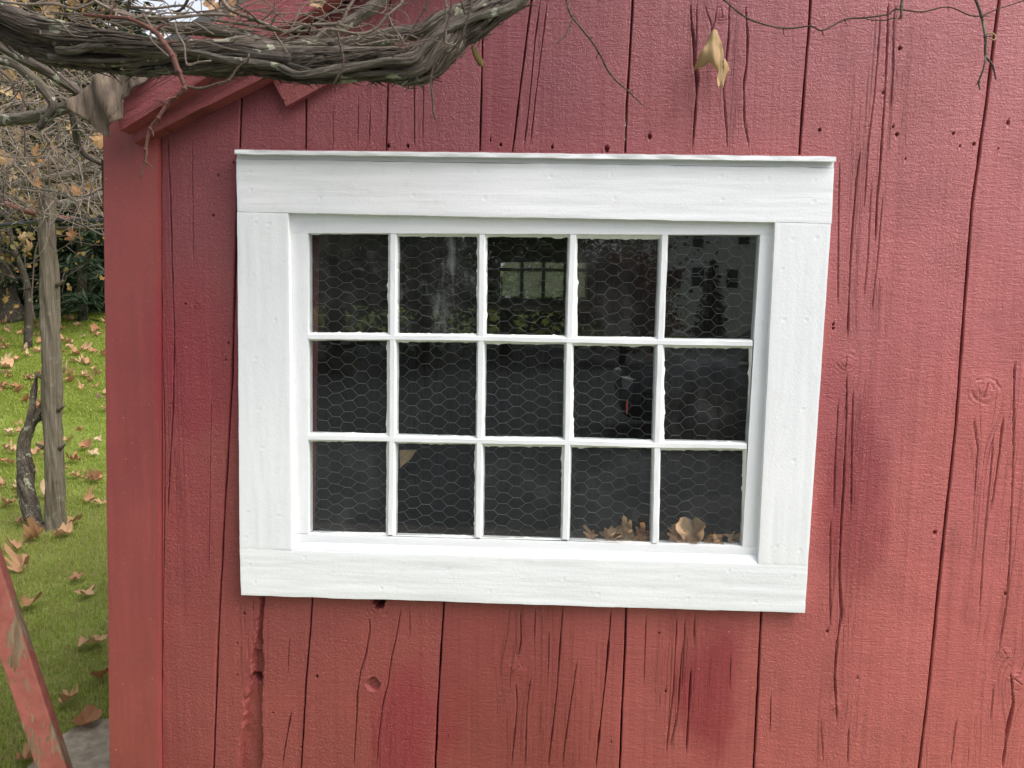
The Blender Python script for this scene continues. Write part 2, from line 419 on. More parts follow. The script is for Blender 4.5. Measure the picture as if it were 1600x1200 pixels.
def hexa_mesh(name, front, back):
    """front, back: four points each in the same order"""
    V = list(front) + list(back)
    Fq = [(0, 1, 2, 3), (7, 6, 5, 4), (0, 4, 5, 1), (1, 5, 6, 2), (2, 6, 7, 3), (3, 7, 4, 0)]
    return mesh_np(name, V, np.array(Fq), False)
def bevel(me, w=0.003, seg=2):
    bm = bmesh.new(); bm.from_mesh(me)
    bmesh.ops.bevel(bm, geom=list(bm.edges), offset=w, segments=seg, affect='EDGES', profile=0.6)
    bm.to_mesh(me); bm.free(); return me

def grid_solid(name, X, Z, Yf, yb, extra=None):
    """front height field on a (rows, cols) grid, closed by side skirts and a back"""
    nr, nc = X.shape
    V = np.stack([X, Yf, Z], -1).reshape(-1, 3)
    i = np.arange(nr - 1)[:, None] * nc; j = np.arange(nc - 1)[None, :]
    Q = np.stack([i + j, i + j + 1, i + nc + j + 1, i + nc + j], -1).reshape(-1, 4)
    idx = np.arange(nr * nc).reshape(nr, nc)
    loop = np.concatenate([idx[0, :], idx[1:, -1], idx[-1, -2::-1], idx[-2:0:-1, 0]])
    A = V[loop]; B = A.copy(); B[:, 1] = yb
    o = len(V); n = len(loop); k = np.arange(n); k2 = (k + 1) % n
    S = np.stack([o + k, o + n + k, o + n + k2, o + k2], -1)
    c = [idx[0, 0], idx[0, -1], idx[-1, -1], idx[-1, 0]]
    C = V[c].copy(); C[:, 1] = yb
    V2 = np.vstack([V, A, B, C]); o2 = len(V) + 2 * n
    Bq = np.array([[o2 + 3, o2 + 2, o2 + 1, o2]])
    me = mesh_np(name, V2, np.vstack([Q, S, Bq]), True)
    nQ = len(Q); sm = np.ones(len(me.polygons), bool); sm[nQ:] = False
    me.polygons.foreach_set('use_smooth', sm)
    src = np.concatenate([np.arange(nr * nc), loop, loop, c])
    if extra:
        for nm, a in extra.items():
            if a.ndim == 3: attr_v(me, nm, a.reshape(-1, 3)[src])
            else: attr_f(me, nm, a.reshape(-1)[src])
    return me

# ------------------------------------------------------------------ setting: ground
gy = np.concatenate([[-250, -60, -10, 0, 3.4], np.linspace(3.8, 14.4, 28), [30, 80, 250]])
gx = np.array([-250, -60, -20, -8, -4, -2, 0, 3, 8, 20, 60, 250.0])
GX_, GY_ = np.meshgrid(gx, gy)
gi = np.arange(len(gy) - 1)[:, None] * len(gx); gj = np.arange(len(gx) - 1)[None]
ground = obj('lawn', mesh_np('lawn', np.stack([GX_, GY_, terr(GY_)], -1).reshape(-1, 3), np.stack([gi + gj, gi + gj + 1, gi + gj + len(gx) + 1, gi + gj + len(gx)], -1).reshape(-1, 4), True))
t = NT('lawn ground'); co = t.coord()
n1 = t.noise(co, 0.8, 4); n2 = t.noise(co, 14, 5, 0.7); n3 = t.noise(co, 90, 3, 0.7)
c = t.ramp(n2, [(0.3, (0.17, 0.20, 0.045)), (0.55, (0.25, 0.30, 0.07)), (0.75, (0.36, 0.31, 0.15))])
c = t.mix(t.math('MULTIPLY', n1, 0.5), c, (0.14, 0.20, 0.035))
ground.data.materials.append(t.fin(c, 0.95, t.bump(n3, 0.8, 0.02), 0.1))
tag(ground, kind='structure')
drive = obj('driveway', box_mesh('driveway', (-60.0, -33.0, -0.05), (60.0, -1.3, 0.012)), mat_simple('driveway gravel', (0.105, 0.112, 0.120), 0.95, 0.25, 6, 0.4, 0.01, 0.1))
tag(drive, kind='structure')

# ------------------------------------------------------------------ the shed
shed = thing('red_shed', 'red painted board shed with a white framed many paned window', 'shed', (0, 0, 0))
XL = W(167, 600)[0]                       # left corner
XR = XL + 4.4; XM = (XL + XR) / 2; DEPTH = 3.75
A1, A2 = W(225, 181, -0.09), W(517, -2, -0.09)
SL = (A2[2] - A1[2]) / (A2[0] - A1[0])     # roof slope
def rake(x, y=-0.09):                      # lower edge of the barge board
    xx = x if x <= XM else 2 * XM - x
    return A1[2] + (xx - A1[0]) * SL

# cracks: pixel polyline, half width (px), depth (m)
CR = [
 ([(262, 212), (266, 300), (269, 420), (272, 520), (270, 640), (262, 800)], 1.3, .006),
 ([(254, 560), (258, 700), (256, 900), (252, 1190)], 1.0, .004),
 ([(647, 60), (647, 232)], 1.0, .005), ([(560, 150), (558, 232)], .8, .003), ([(688, 30), (684, 130)], .8, .003),
 ([(662, 60), (660, 232)], .8, .003), ([(578, 160), (576, 232)], .8, .003),
 ([(844, 0), (836, 60), (826, 170), (818, 235)], 1.1, .005), ([(855, 0), (848, 60), (838, 140), (828, 230)], 1.0, .004),
 ([(1079, 0), (1081, 45), (1084, 60), (1085, 100), (1090, 125), (1086, 180), (1082, 236)], 1.7, .009),
 ([(1089, 0), (1088, 60), (1086, 150)], .9, .004), ([(1098, 0), (1112, 40), (1116, 90)], .8, .003), ([(1121, 0), (1118, 30), (1110, 60)], .8, .003),
 ([(1140, 0), (1138, 60), (1130, 140), (1135, 200), (1137, 236)], 1.1, .005),
 ([(1165, 0), (1168, 60), (1167, 100), (1162, 130), (1163, 190), (1172, 236)], 1.2, .006),
 ([(1388, 0), (1386, 75), (1383, 140), (1379, 200), (1375, 260), (1370, 320), (1368, 380)], 1.3, .007),
 ([(1376, 20), (1372, 80), (1366, 150), (1357, 220), (1350, 330)], .9, .004), ([(1399, 0), (1396, 50), (1396, 110), (1392, 170)], .9, .004),
 ([(1345, 230), (1338, 280), (1330, 380), (1326, 470), (1324, 530)], 1.1, .005), ([(1362, 280), (1356, 400), (1350, 470)], .8, .003),
 ([(1380, 300), (1372, 400), (1362, 490)], .8, .003), ([(1312, 250), (1310, 350), (1309, 480)], 0.9, .004),
 ([(1323, 580), (1322, 660), (1318, 760), (1314, 820), (1311, 900), (1316, 960), (1306, 1010), (1304, 1060), (1308, 1130)], 1.2, .006),
 ([(1310, 620), (1305, 720), (1303, 800)], 1.0, .004), ([(1333, 600), (1331, 680), (1330, 800)], .9, .004),
 ([(1298, 810), (1297, 890), (1298, 985)], .9, .004), ([(1312, 850), (1313, 960), (1304, 1060)], 1.0, .004),
 ([(1326, 1130), (1325, 1200)], 1.0, .004), ([(1282, 1120), (1287, 1200)], .8, .003),
 ([(1568, 650), (1560, 720), (1548, 800)], 1.2, .006), ([(1520, 650), (1528, 700), (1522, 780)], .9, .004),
 ([(1552, 680), (1546, 760), (1536, 860), (1530, 960)], .9, .004), ([(1585, 560), (1583, 720), (1578, 860), (1574, 930), (1570, 960), (1560, 1020)], 1.0, .004),
 ([(1579, 1050), (1583, 1100), (1574, 1140), (1566, 1200)], 2.4, .010), ([(1495, 1120), (1485, 1200)], 1.0, .004), ([(1555, 1060), (1546, 1130)], .9, .003),
 ([(576, 962), (578, 985), (572, 1020), (563, 1050), (558, 1085), (557, 1120), (552, 1200)], 1.3, .006),
 ([(627, 950), (618, 1000), (611, 1030), (606, 1070), (598, 1100), (592, 1150), (588, 1200)], 1.1, .005),
 ([(640, 948), (640, 1000)], .8, .003),
 ([(813, 948), (814, 1000), (809, 1030)], 1.1, .005), ([(805, 1062), (808, 1100), (803, 1160), (798, 1200)], 1.1, .005),
 ([(837, 948), (834, 1004)], 1.1, .005), ([(830, 1050), (823, 1110), (820, 1200)], 1.0, .004),
 ([(880, 946), (876, 990), (870, 1080), (862, 1150), (856, 1200)], 1.3, .006), ([(858, 980), (856, 1060)], .8, .003),
 ([(902, 1030), (893, 1090), (884, 1150), (878, 1200)], 1.1, .005),
 ([(955, 952), (952, 990), (946, 1060), (938, 1130), (931, 1200)], 1.6, .009),
 ([(1010, 956), (1006, 1070)], .8, .003), ([(1058, 956), (1052, 1080), (1040, 1180)], 1.0, .004), ([(1086, 958), (1084, 1010)], 1.2, .005),
 ([(1080, 1040), (1076, 1110), (1072, 1180)], 1.4, .006), ([(1067, 1000), (1058, 1120), (1045, 1175)], 1.0, .004), ([(1071, 960), (1065, 1080)], .9, .004),
 ([(1142, 1020), (1140, 1080)], .8, .003), ([(1205, 1080), (1203, 1150)], .8, .003),
 ([(452, 990), (448, 1060)], .8, .003), ([(455, 1110), (446, 1160), (440, 1200)], 1.3, .006), ([(396, 935), (394, 960)], .9, .004),
 ([(520, 240), (520, 160)], .8, .002), ([(300, 220), (302, 420)], .7, .002), ([(330, 620), (326, 900)], .7, .002),
]
KN = [(1540, 610, 20), (1322, 566, 13), (805, 1047, 13), (583, 1070, 13), (592, 946, 17), (1306, 1105, 8), (1590, 1065, 14), (310, 475, 7), (1128, 22, 10), (1570, 1020, 10), (660, 1020, 4)]
PITS = [(1015, 213, 3.2), (1281, 203, 3.4), (1402, 210, 3.0), (1407, 75, 3.2), (1396, 198, 2.4), (1575, 192, 2.8), (1522, 225, 2.5), (863, 230, 3), (948, 233, 4), (766, 219, 2.5), (782, 226, 3.4),
        (607, 228, 3), (365, 255, 2.5), (341, 275, 2), (333, 337, 1.8), (357, 536, 2), (353, 562, 1.8), (637, 228, 2.5), (381, 960, 2.6), (371, 1055, 2), (370, 1005, 2), (382, 1137, 2), (426, 1115, 2),
        (495, 1058, 3), (1302, 507, 2.6), (1302, 513, 2), (1461, 832, 3), (1571, 928, 3), (1293, 987, 2.4), (1040, 1081, 2.5), (1030, 990, 2.4), (290, 475, 2), (1380, 145, 2), (1415, 248, 1.8), (1490, 208, 2),
        (1500, 228, 1.6), (1560, 232, 1.8), (955, 1160, 1.8), (700, 1150, 1.6), (1340, 1060, 1.6), (470, 1170, 2)]
PATCH = [(305, 560, 70, 150, .85), (640, 1130, 70, 120, .95), (1105, 1085, 48, 120, .9), (1335, 770, 52, 150, .8), (1300, 660, 40, 110, .45), (300, 800, 45, 160, .3), (700, 1090, 40, 60, .25), (1105, 960, 60, 60, .3)]
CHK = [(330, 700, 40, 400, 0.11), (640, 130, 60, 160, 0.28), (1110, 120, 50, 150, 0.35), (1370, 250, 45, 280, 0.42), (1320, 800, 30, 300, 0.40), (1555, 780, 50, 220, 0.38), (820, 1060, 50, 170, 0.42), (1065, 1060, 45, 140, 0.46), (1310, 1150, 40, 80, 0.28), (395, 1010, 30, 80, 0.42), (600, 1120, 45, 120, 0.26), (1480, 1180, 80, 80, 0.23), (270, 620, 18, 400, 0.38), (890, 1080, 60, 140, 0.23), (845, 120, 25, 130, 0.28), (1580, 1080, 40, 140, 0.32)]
S_PX = 1.9 / F * 1.002

def wpoly(pts, y=0.0):
    a = np.array([W(x, yy, y) for x, yy in pts]); return a[:, 0], a[:, 2]
CRW = []
for pts, w, d in CR:
    x, z = wpoly(pts); o = np.argsort(z); CRW.append((x[o], z[o], w * S_PX, d))
def spots(L): return [(W(a[0], a[1])[0], W(a[0], a[1])[2]) + tuple(v * S_PX for v in a[2:4]) + tuple(a[4:]) for a in L]
KNW = [(W(a, b)[0], W(a, b)[2], r * S_PX) for a, b, r in KN]
PITW = [(W(a, b)[0], W(a, b)[2], r * S_PX * (.62 + .3 * ((a * 7 + b) % 10) / 10)) for a, b, r in PITS]
PATW, CHKW = spots(PATCH), spots(CHK)
# rotted slot in the plank below the lower left corner of the window
RT = np.array([(930, 405, 414), (985, 400, 409), (1010, 395, 410), (1030, 392, 412), (1070, 390, 409), (1095, 383, 409), (1150, 376, 410), (1210, 370, 409)], float)
RTz = np.array([W(r[1], r[0])[2] for r in RT])[::-1]; RTl = np.array([W(r[1], r[0])[0] for r in RT])[::-1]; RTr = np.array([W(r[2], r[0])[0] for r in RT])[::-1]

def fade_fields(X, Z):
    u = (X - W(860, 600)[0]) / (W(1500, 600)[0] - W(860, 600)[0])
    fade = np.clip(u + 0.10 * fnoise(X * 5, Z * 3, 71, 3), 0, 1) ** 0.9
    v = (Z - W(800, 900)[2]) / (W(800, 150)[2] - W(800, 900)[2])
    mau = np.clip(v * 1.1 - .15 + 0.25 * fnoise(X * 4, Z * 4, 73, 3), 0, 1)
    return fade, mau
def plank_fields(X, Z, seed):
    H = 0.0011 * fnoise(X * 9, Z * 3.0, seed, 2) + 0.0004 * fnoise(X * 60, Z * 2.2, seed + 3, 2) + 0.0002 * fnoise(X * 150, Z * 5, seed + 4, 1)
    GX = X + 0.004 * fnoise(X * 3, Z * 2.0, seed + 9, 2)
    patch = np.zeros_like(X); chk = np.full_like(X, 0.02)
    for kx, kz, r in KNW:
        dx, dz = X - kx, (Z - kz) * 0.42
        q = dx * dx + dz * dz + 1e-8
        if q.min() > (r * 9) ** 2: continue
        GX = GX - dx * np.minimum(r * r * 1.6 / q, 0.92) * np.exp(-q / (r * 7) ** 2)
        rr = np.sqrt(dx * dx + (Z - kz) ** 2)
        an = np.arctan2(Z - kz, dx); rw = rr * (1 + .13 * vnoise(an * 1.6 + kx * 50, rr * 60, 41)); br = np.clip(.35 + vnoise(an * 2.1 + kz * 40, rr * 40, 43), 0, 1)
        H = H - 0.0020 * np.exp(-(rr / (r * 0.9)) ** 2) + br * (0.0020 * np.exp(-((rw - r) / (r * .10)) ** 2) + 0.0014 * np.exp(-((rw - r * .55) / (r * .09)) ** 2) + .0010 * np.exp(-((rw - r * 1.4) / (r * .08)) ** 2))
        H = H + .004 * np.clip(1 - np.abs(dx * math.cos(kx * 9) + (Z - kz) * math.sin(kx * 9)) / .0016, 0, 1) * (rr < r * .6)
    for cx, cz, w, d in CRW:
        if X.max() < cx.min() - .02 or X.min() > cx.max() + .02 or Z.max() < cz.min() or Z.min() > cz.max(): continue
        xc = np.interp(Z, cz, cx) + 0.0003 * vnoise(Z * 90, Z * 0, seed + 21)
        tap = np.clip(np.minimum(Z - cz[0], cz[-1] - Z) / 0.03, 0, 1)
        ww = np.maximum(w * (0.62 + 0.5 * vnoise(Z * 25, Z * 0 + 3, seed + 22)), 0.0009) * np.sqrt(tap) + 1e-6
        H = H + 1.5 * d * tap * np.clip(1.6 - np.abs(X - xc) / (ww * 0.9), 0, 1)
        H = H - 0.0003 * tap * np.exp(-((np.abs(X - xc) - 2.6 * ww) / (ww * 1.5)) ** 2)
    for kx, kz, r in PITW:
        rr = np.sqrt((X - kx) ** 2 + ((Z - kz) * 0.8) ** 2) / r
        H = H + 0.012 * np.clip((1.05 + .35 * vnoise((X - kx) * 500, (Z - kz) * 400, seed) - rr) * 2.2, 0, 1) - 0.0004 * np.exp(-((rr - 1.7) / .5) ** 2)
    for px_, pz, rx, rz, a in PATW:
        q = ((X - px_) / rx) ** 2 + ((Z - pz) / rz) ** 2
        patch = np.maximum(patch, a * np.clip(1.35 - q + 0.45 * fnoise(X * 16, Z * 7, 55, 3), 0, 1))
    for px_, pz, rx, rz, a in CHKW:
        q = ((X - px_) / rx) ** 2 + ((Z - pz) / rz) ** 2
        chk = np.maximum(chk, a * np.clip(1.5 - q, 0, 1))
    # plug recess and knot hole
    a = W(583, 1070); rr = np.sqrt((X - a[0]) ** 2 + (Z - a[2]) ** 2) / (10.5 * S_PX); H = H + 0.011 * np.clip((1.1 - rr) * 9, 0, 1)
    a = W(592, 942); rr = np.sqrt((X - a[0]) ** 2 + (Z - a[2]) ** 2 * .8) / (9 * S_PX); H = H + 0.09 * np.clip((1.1 + .3 * vnoise(X * 160, Z * 130, 7) - rr) * 5, 0, 1)
    if X.min() < RTr.max() and X.max() > RTl.min() and Z.min() < RTz.max():
        jag = 0.0028 * fnoise(Z * 60, Z * 0, 91, 3); jag2 = 0.0022 * fnoise(Z * 70, Z * 0 + 5, 93, 3)
        l = np.interp(Z, RTz, RTl) + jag; r = np.interp(Z, RTz, RTr) + jag2
        ins = np.clip(np.minimum(X - l, r - X) / 0.0025, 0, 1) * (Z < RTz.max())
        floor = 0.019 + 0.002 * fnoise(X * 40, Z * 25, 95, 2)
        floor = np.where(Z > W(400, 1020)[2], 0.014 + 0.008 * vnoise(X * 120, Z * 18, 96), floor)
        h = W(399, 1064); hole = (np.abs(X - h[0] + (Z - h[2]) * .3) < 7.5 * S_PX) & (np.abs(Z - h[2]) < 9 * S_PX)
        floor = np.where(hole, 0.10, floor)
        H = H * (1 - ins) + floor * ins
        ed = np.exp(-((X - l) / 0.012) ** 2) * (Z < RTz.max()) * (Z > W(400, 1130)[2])
        H = H + (1 - ins) * ed * 0.004 * np.maximum(0, vnoise(X * 260, Z * 30, 97))
    return H, np.stack([GX, X * 0, Z], -1), patch, chk
ZTOP, ZBOT = 0, 0
def plank(Lpx, Rpx, ytop, ybot, y0=0.0, gap=1.2, seed=0, dx=0.0014, dz=0.011, clip=True, thick=0.024, name='plank'):
    """edges are photo-pixel polylines on the wall; ytop / ybot photo rows"""
    lx, lz = wpoly(Lpx); rx, rz = wpoly(Rpx)
    o = np.argsort(lz); lx, lz = lx[o], lz[o]; o = np.argsort(rz); rx, rz = rx[o], rz[o]
    zt = ytop if ytop < 10 else W(800, ytop)[2]; zb = ybot if ybot < 10 else W(800, ybot)[2]
    def ext(z, xs, zs):
        v = np.interp(z, zs, xs)
        return v
    zlo, zhi = W(800, 1230)[2], W(800, -30)[2]
    zs = [zb]
    z = zb
    while z < zt - 1e-6:
        z = min(zt, z + (dz if zlo < z < zhi else 0.06)); zs.append(z)
    zs = np.array(zs)
    xa, xb = min(lx.min(), rx.min()), max(lx.max(), rx.max())
    fine = [(k_[0], k_[1], k_[2] * 1.8) for k_ in PITW] + [(W(583, 1070)[0], W(583, 1070)[2], .02), (W(592, 944)[0], W(592, 944)[2], .02), (W(395, 1055)[0], W(395, 1055)[2], .16)] + [(k_[0], k_[1], k_[2] * 1.3) for k_ in KNW]
    for fx, fz, fr_ in fine:
        if dx < .01 and xa < fx < xb and zb < fz < zt: zs = np.concatenate([zs, np.arange(max(zb, fz - fr_), min(zt, fz + fr_), 0.0021)])
    zs = np.unique(np.round(zs, 4)); zs = zs[np.concatenate([[True], np.diff(zs) > .0007])]
    l = ext(zs, lx, lz) + gap * S_PX * 0.5 + 0.0007 * fnoise(zs * 22, zs * 0 + seed, seed + 31, 3)
    r = ext(zs, rx, rz) - gap * S_PX * 0.5 + 0.0007 * fnoise(zs * 22, zs * 0 + seed + .5, seed + 33, 3)
    wmax = (r - l).max(); nc = max(8, int(wmax / dx))
    u = np.linspace(0, 1, nc); u = 0.5 * (u + (1 - np.cos(np.pi * u)) / 2) if nc > 40 else u
    X = l[:, None] + u[None, :] * (r - l)[:, None]; Z = np.repeat(zs[:, None], nc, 1)
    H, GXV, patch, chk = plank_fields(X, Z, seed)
    e = np.minimum(X - l[:, None], r[:, None] - X)
    H = H + 0.003 * np.clip(1 - e / 0.0026, 0, 1) ** 2
    if clip:
        lim = np.where(X < XM, A1[2] + (X - A1[0]) * SL, A1[2] + (2 * XM - X - A1[0]) * SL) + 0.02
        Z = np.minimum(Z, lim)
    Yf = y0 + H
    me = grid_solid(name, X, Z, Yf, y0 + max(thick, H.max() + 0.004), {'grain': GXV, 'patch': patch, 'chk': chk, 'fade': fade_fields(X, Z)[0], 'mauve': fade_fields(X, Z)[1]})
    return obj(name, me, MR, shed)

S0 = [(384, -200), (380, 0), (377, 150), (374, 235), (369, 340), (362, 600), (350, 800), (340, 1000), (333, 1200), (325, 1480)]
T1 = [(480, -300), (479, 0), (477, 270), (477, 284), (432, 290), (436, 905), (487, 912), (487, 940), (484, 985), (477, 1070), (470, 1200), (460, 1480)]
T1t = [(480, -300), (479, 0), (477, 300)]
T2 = [(612, -300), (609, 0), (602, 300)]; T3 = [(757, -300), (755, 0), (748, 300)]
T4 = [(862, -300), (830, 0), (815, 120), (800, 240), (792, 300)]; T5 = [(996, -300), (988, 0), (984, 80), (978, 180), (975, 300)]
T6 = [(1285, -300), (1267, 0), (1249, 240), (1220, 600), (1190, 960), (1184, 1080), (1178, 1200), (1160, 1500)]
T7 = [(1590, -300), (1561, 0), (1541, 160), (1519, 320), (1501, 560), (1492, 680), (1475, 830), (1462, 960), (1448, 1100), (1436, 1200), (1410, 1500)]
B1 = [(487, 890), (487, 940), (484, 985), (477, 1070), (470, 1200), (460, 1480)]
B2 = [(695, 890), (694, 945), (690, 1000), (684, 1100), (680, 1200), (670, 1480)]
B3 = [(979, 890), (978, 955), (976, 1010), (972, 1100), (968, 1200), (960, 1480)]
LFT = [(250, -300), (253, 1500)]
def off(poly, d): return [(x + d, y) for x, y in poly]
ZT = rake(XM) + 0.05
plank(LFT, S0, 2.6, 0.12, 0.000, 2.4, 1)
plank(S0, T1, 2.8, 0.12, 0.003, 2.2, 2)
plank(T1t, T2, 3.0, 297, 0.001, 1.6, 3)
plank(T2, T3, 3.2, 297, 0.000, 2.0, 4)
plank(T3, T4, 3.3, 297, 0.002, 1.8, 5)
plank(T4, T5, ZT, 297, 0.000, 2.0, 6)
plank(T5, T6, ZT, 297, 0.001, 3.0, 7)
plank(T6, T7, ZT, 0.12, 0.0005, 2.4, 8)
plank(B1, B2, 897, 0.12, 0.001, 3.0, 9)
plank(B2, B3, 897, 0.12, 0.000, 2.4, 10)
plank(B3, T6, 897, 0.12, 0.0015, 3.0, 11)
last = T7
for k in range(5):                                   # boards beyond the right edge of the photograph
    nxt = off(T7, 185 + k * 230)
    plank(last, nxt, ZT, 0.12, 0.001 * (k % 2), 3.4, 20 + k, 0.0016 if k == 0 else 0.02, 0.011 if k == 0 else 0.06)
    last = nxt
# corner board, proud of the planks
def board_px(name, c, y0, thick, seed, mat, parent, dx=0.005, amp=0.0007, edge=0.0006, horiz=True, dimples=(), bow=0.0):
    """c: four photo pixels TL, TR, BR, BL on the plane y0"""
    tl, tr, br, bl = [W(a, b, y0) for a, b in c]
    nu = max(6, int(np.linalg.norm(tr - tl) / dx)); nv = max(6, int(np.linalg.norm(bl - tl) / dx))
    u = np.linspace(0, 1, nu); v = np.linspace(0, 1, nv)
    U, Vq = np.meshgrid(u, v)
    Pt = bl[None, None] * ((1 - U) * (1 - Vq))[..., None] + br * (U * (1 - Vq))[..., None] + tr * (U * Vq)[..., None] + tl * ((1 - U) * Vq)[..., None]
    X, Z = Pt[..., 0].copy(), Pt[..., 2].copy()
    ex = edge * fnoise(Z * 18, Z * 0 + seed, seed, 3); ez = edge * fnoise(X * 18, X * 0 + seed, seed + 1, 3)
    X = X + ex * np.where(U < .5, 1, .7); Z = Z + ez
    if horiz: H = amp * fnoise(X * 4, Z * 60, seed + 2, 3)
    else: H = amp * fnoise(X * 60, Z * 4, seed + 2, 3)
    w, h = np.linalg.norm(tr - tl), np.linalg.norm(bl - tl)
    e = np.minimum(np.minimum(U, 1 - U) * w, np.minimum(Vq, 1 - Vq) * h)
    H = H + 0.0004 * np.clip(1 - e / 0.002, 0, 1) ** 2
    for a, b in dimples:
        q = W(a, b, y0); rr = np.hypot(X - q[0], Z - q[2]) / 0.0030
        H = H + 0.0026 * np.exp(-rr ** 2) - 0.0008 * np.exp(-((rr - 1.6) / .5) ** 2)
    gr = np.stack([X, X * 0, Z], -1)
    pz = np.zeros_like(X)
    for px_, pzz, rx, rz, a in PATW:
        q = ((X - px_) / rx) ** 2 + ((Z - pzz) / rz) ** 2
        pz = np.maximum(pz, a * np.clip(1.35 - q, 0, 1))
    me = grid_solid(name, X, Z, y0 + H, y0 + thick, {'grain': gr, 'patch': pz, 'chk': np.zeros_like(X), 'fade': np.full_like(X, .03), 'mauve': np.full_like(X, 0.0)})
    return obj(name, me, mat, parent)
board_px('corner_board', [(160, 120), (245, 120), (248, 1460), (174, 1460)], -0.020, 0.030, 41, MRS, shed, 0.006, 0.0010, 0.0006, False, [(185, 243), (231, 835), (174, 572), (219, 1027)])
# trims below the roof
def slope_board(name, lo, hi_w, x0, x1, y0, thick, mat, seed, cut=0.0, parent=shed):
    """a board along the left roof slope: lower edge through pixel line lo, width hi_w metres"""
    a, b = W(*lo[0], y0), W(*lo[1], y0)
    d = (b - a); d /= np.linalg.norm(d); nrm = np.array([-d[2], 0, d[0]])
    L0 = (x0 - a[0]) / d[0]; L1 = (x1 - a[0]) / d[0]
    n = max(10, int((L1 - L0) / 0.008)); m = max(6, int(hi_w / 0.008))
    U, Vq = np.meshgrid(np.linspace(0, 1, n), np.linspace(0, 1, m))
    s = L0 + U * (L1 - L0) - Vq * hi_w * cut * (1 - U)
    q = Vq * hi_w
    X = a[0] + d[0] * s + nrm[0] * q; Z = a[2] + d[2] * s + nrm[2] * q
    H = 0.0012 * fnoise(s * 6, q * 90, seed, 3) + 0.0025 * np.clip(1 - np.minimum(Vq, 1 - Vq) * hi_w / 0.004, 0, 1) ** 2
    for k in range(9):
        s0 = L0 + random.random() * min(1.0, L1 - L0); q0 = hi_w * (0.2 + .6 * random.random()); ln = .04 + .12 * random.random()
        H += 0.004 * np.clip(1.3 - np.abs(q - q0 - 0.01 * np.sin(s * 9)) / 0.004, 0, 1) * np.clip(1 - np.abs(s - s0) / ln, 0, 1)
    me = grid_solid(name, X, Z, y0 + H, y0 + thick, {'grain': np.stack([q * 1.0 + 0.006 * np.sin(s * 7), q * 0, s], -1), 'patch': np.zeros_like(X), 'chk': np.full_like(X, .8), 'fade': np.full_like(X, .12), 'mauve': np.full_like(X, .6)})
    return obj(name, me, mat, parent)
slope_board('frieze_board', [(207, 223), (420, 117)], 0.075, W(207, 223, -0.052)[0], W(432, 112, -0.052)[0], -0.052, 0.05, MR, 51, -0.5)
slope_board('barge_board', [(187, 204), (517, -2)], 0.095, W(187, 204, -0.095)[0], XM, -0.095, 0.045, MR, 53, -0.45)
# nailed patch board on the wall below the rake
pb = [(415, 104), (447, 166), (482, 147), (560, 104), (520, 60)]
def prism_px(name, pts, y0, thick, mat, parent):
    bm = bmesh.new()
    vs_ = [bm.verts.new(W(a, b, y0)) for a, b in pts]
    f = bm.faces.new(vs_)
    if f.normal.y > 0: f.normal_flip()
    r = bmesh.ops.extrude_face_region(bm, geom=[f])
    for v in [g for g in r['geom'] if isinstance(g, bmesh.types.BMVert)]: v.co.y += thick
    bmesh.ops.recalc_face_normals(bm, faces=list(bm.faces))
    me = bpy.data.meshes.new(name); bm.to_mesh(me); bm.free()
    n = len(me.vertices); co = np.zeros(n * 3, np.float32); me.vertices.foreach_get('co', co); co = co.reshape(-1, 3)
    attr_v(me, 'grain', np.stack([co[:, 2] - .5 * co[:, 0], co[:, 0] * 0, co[:, 0]], -1)); attr_f(me, 'patch', np.zeros(n)); attr_f(me, 'chk', np.zeros(n)); attr_f(me, 'fade', np.full(n, .1)); attr_f(me, 'mauve', np.full(n, .4))
    return obj(name, me, mat, parent)
prism_px('patch_board', pb, -0.018, 0.022, MR, shed)
for a, b in ((444, 155), (440, 128)):
    V, Q, T, B = tube([W(a, b, -0.017), W(a, b, -0.0205)], [0.0035, 0.003], 8)
    obj('nail_head', mesh_np('nail_head', V, [Q, T]), MR, shed)
# roof slabs, side walls, back wall, floor
def roof_slab(sx):
    n = np.array([-SL, 0, 1.0]) / math.hypot(SL, 1); 
    th = 0.03
    pts = []
    x0, x1 = W(196, 190, -.1)[0], XM
    z0 = A1[2] + (x0 - A1[0]) * SL; z1 = A1[2] + (x1 - A1[0]) * SL
    k = math.hypot(SL, 1)
    lo = [(x0, z0 + 0.095 * k), (x1, z1 + 0.095 * k)]
    fr = [np.array([x, -0.085, z]) for x, z in lo] + [np.array([x, -0.085, z + th * k]) for x, z in lo[::-1]]
    bk = [p + np.array([0, DEPTH + 0.24, 0]) for p in fr]
    if sx < 0:
        fr = [np.array([2 * XM - p[0], p[1], p[2]]) for p in fr][::-1]; bk = [np.array([2 * XM - p[0], p[1], p[2]]) for p in bk][::-1]
    return hexa_mesh('roof', fr, bk)
obj('roof', roof_slab(1), MROOF, shed); obj('roof', roof_slab(-1), MROOF, shed)
zw = rake(XL) + 0.02
for k in range(14):
    y0 = 0.005 + k * (DEPTH - 0.006) / 14; y1 = y0 + (DEPTH - .006) / 14 - 0.0003
    obj('side_plank', box_mesh('side_plank', (XL - 0.012, y0 + (.03 if k == 0 else 0), 0.12), (XL + 0.012, y1, zw)), MDARK, shed)
    obj('side_plank', box_mesh('side_plank', (XR - 0.012, y0 + (.03 if k == 0 else 0), 0.12), (XR + 0.012, y1, zw)), MDARK, shed)
obj('floor', box_mesh('floor', (XL + .0125, 0.026, 0.10), (XR - .0125, DEPTH - .0005, 0.16)), MDARK, shed)
obj('sill_beam', box_mesh('sill_beam', (XL + .02, 0.03, 0.0), (XR - .02, 0.16, 0.10)), MDARK, shed)
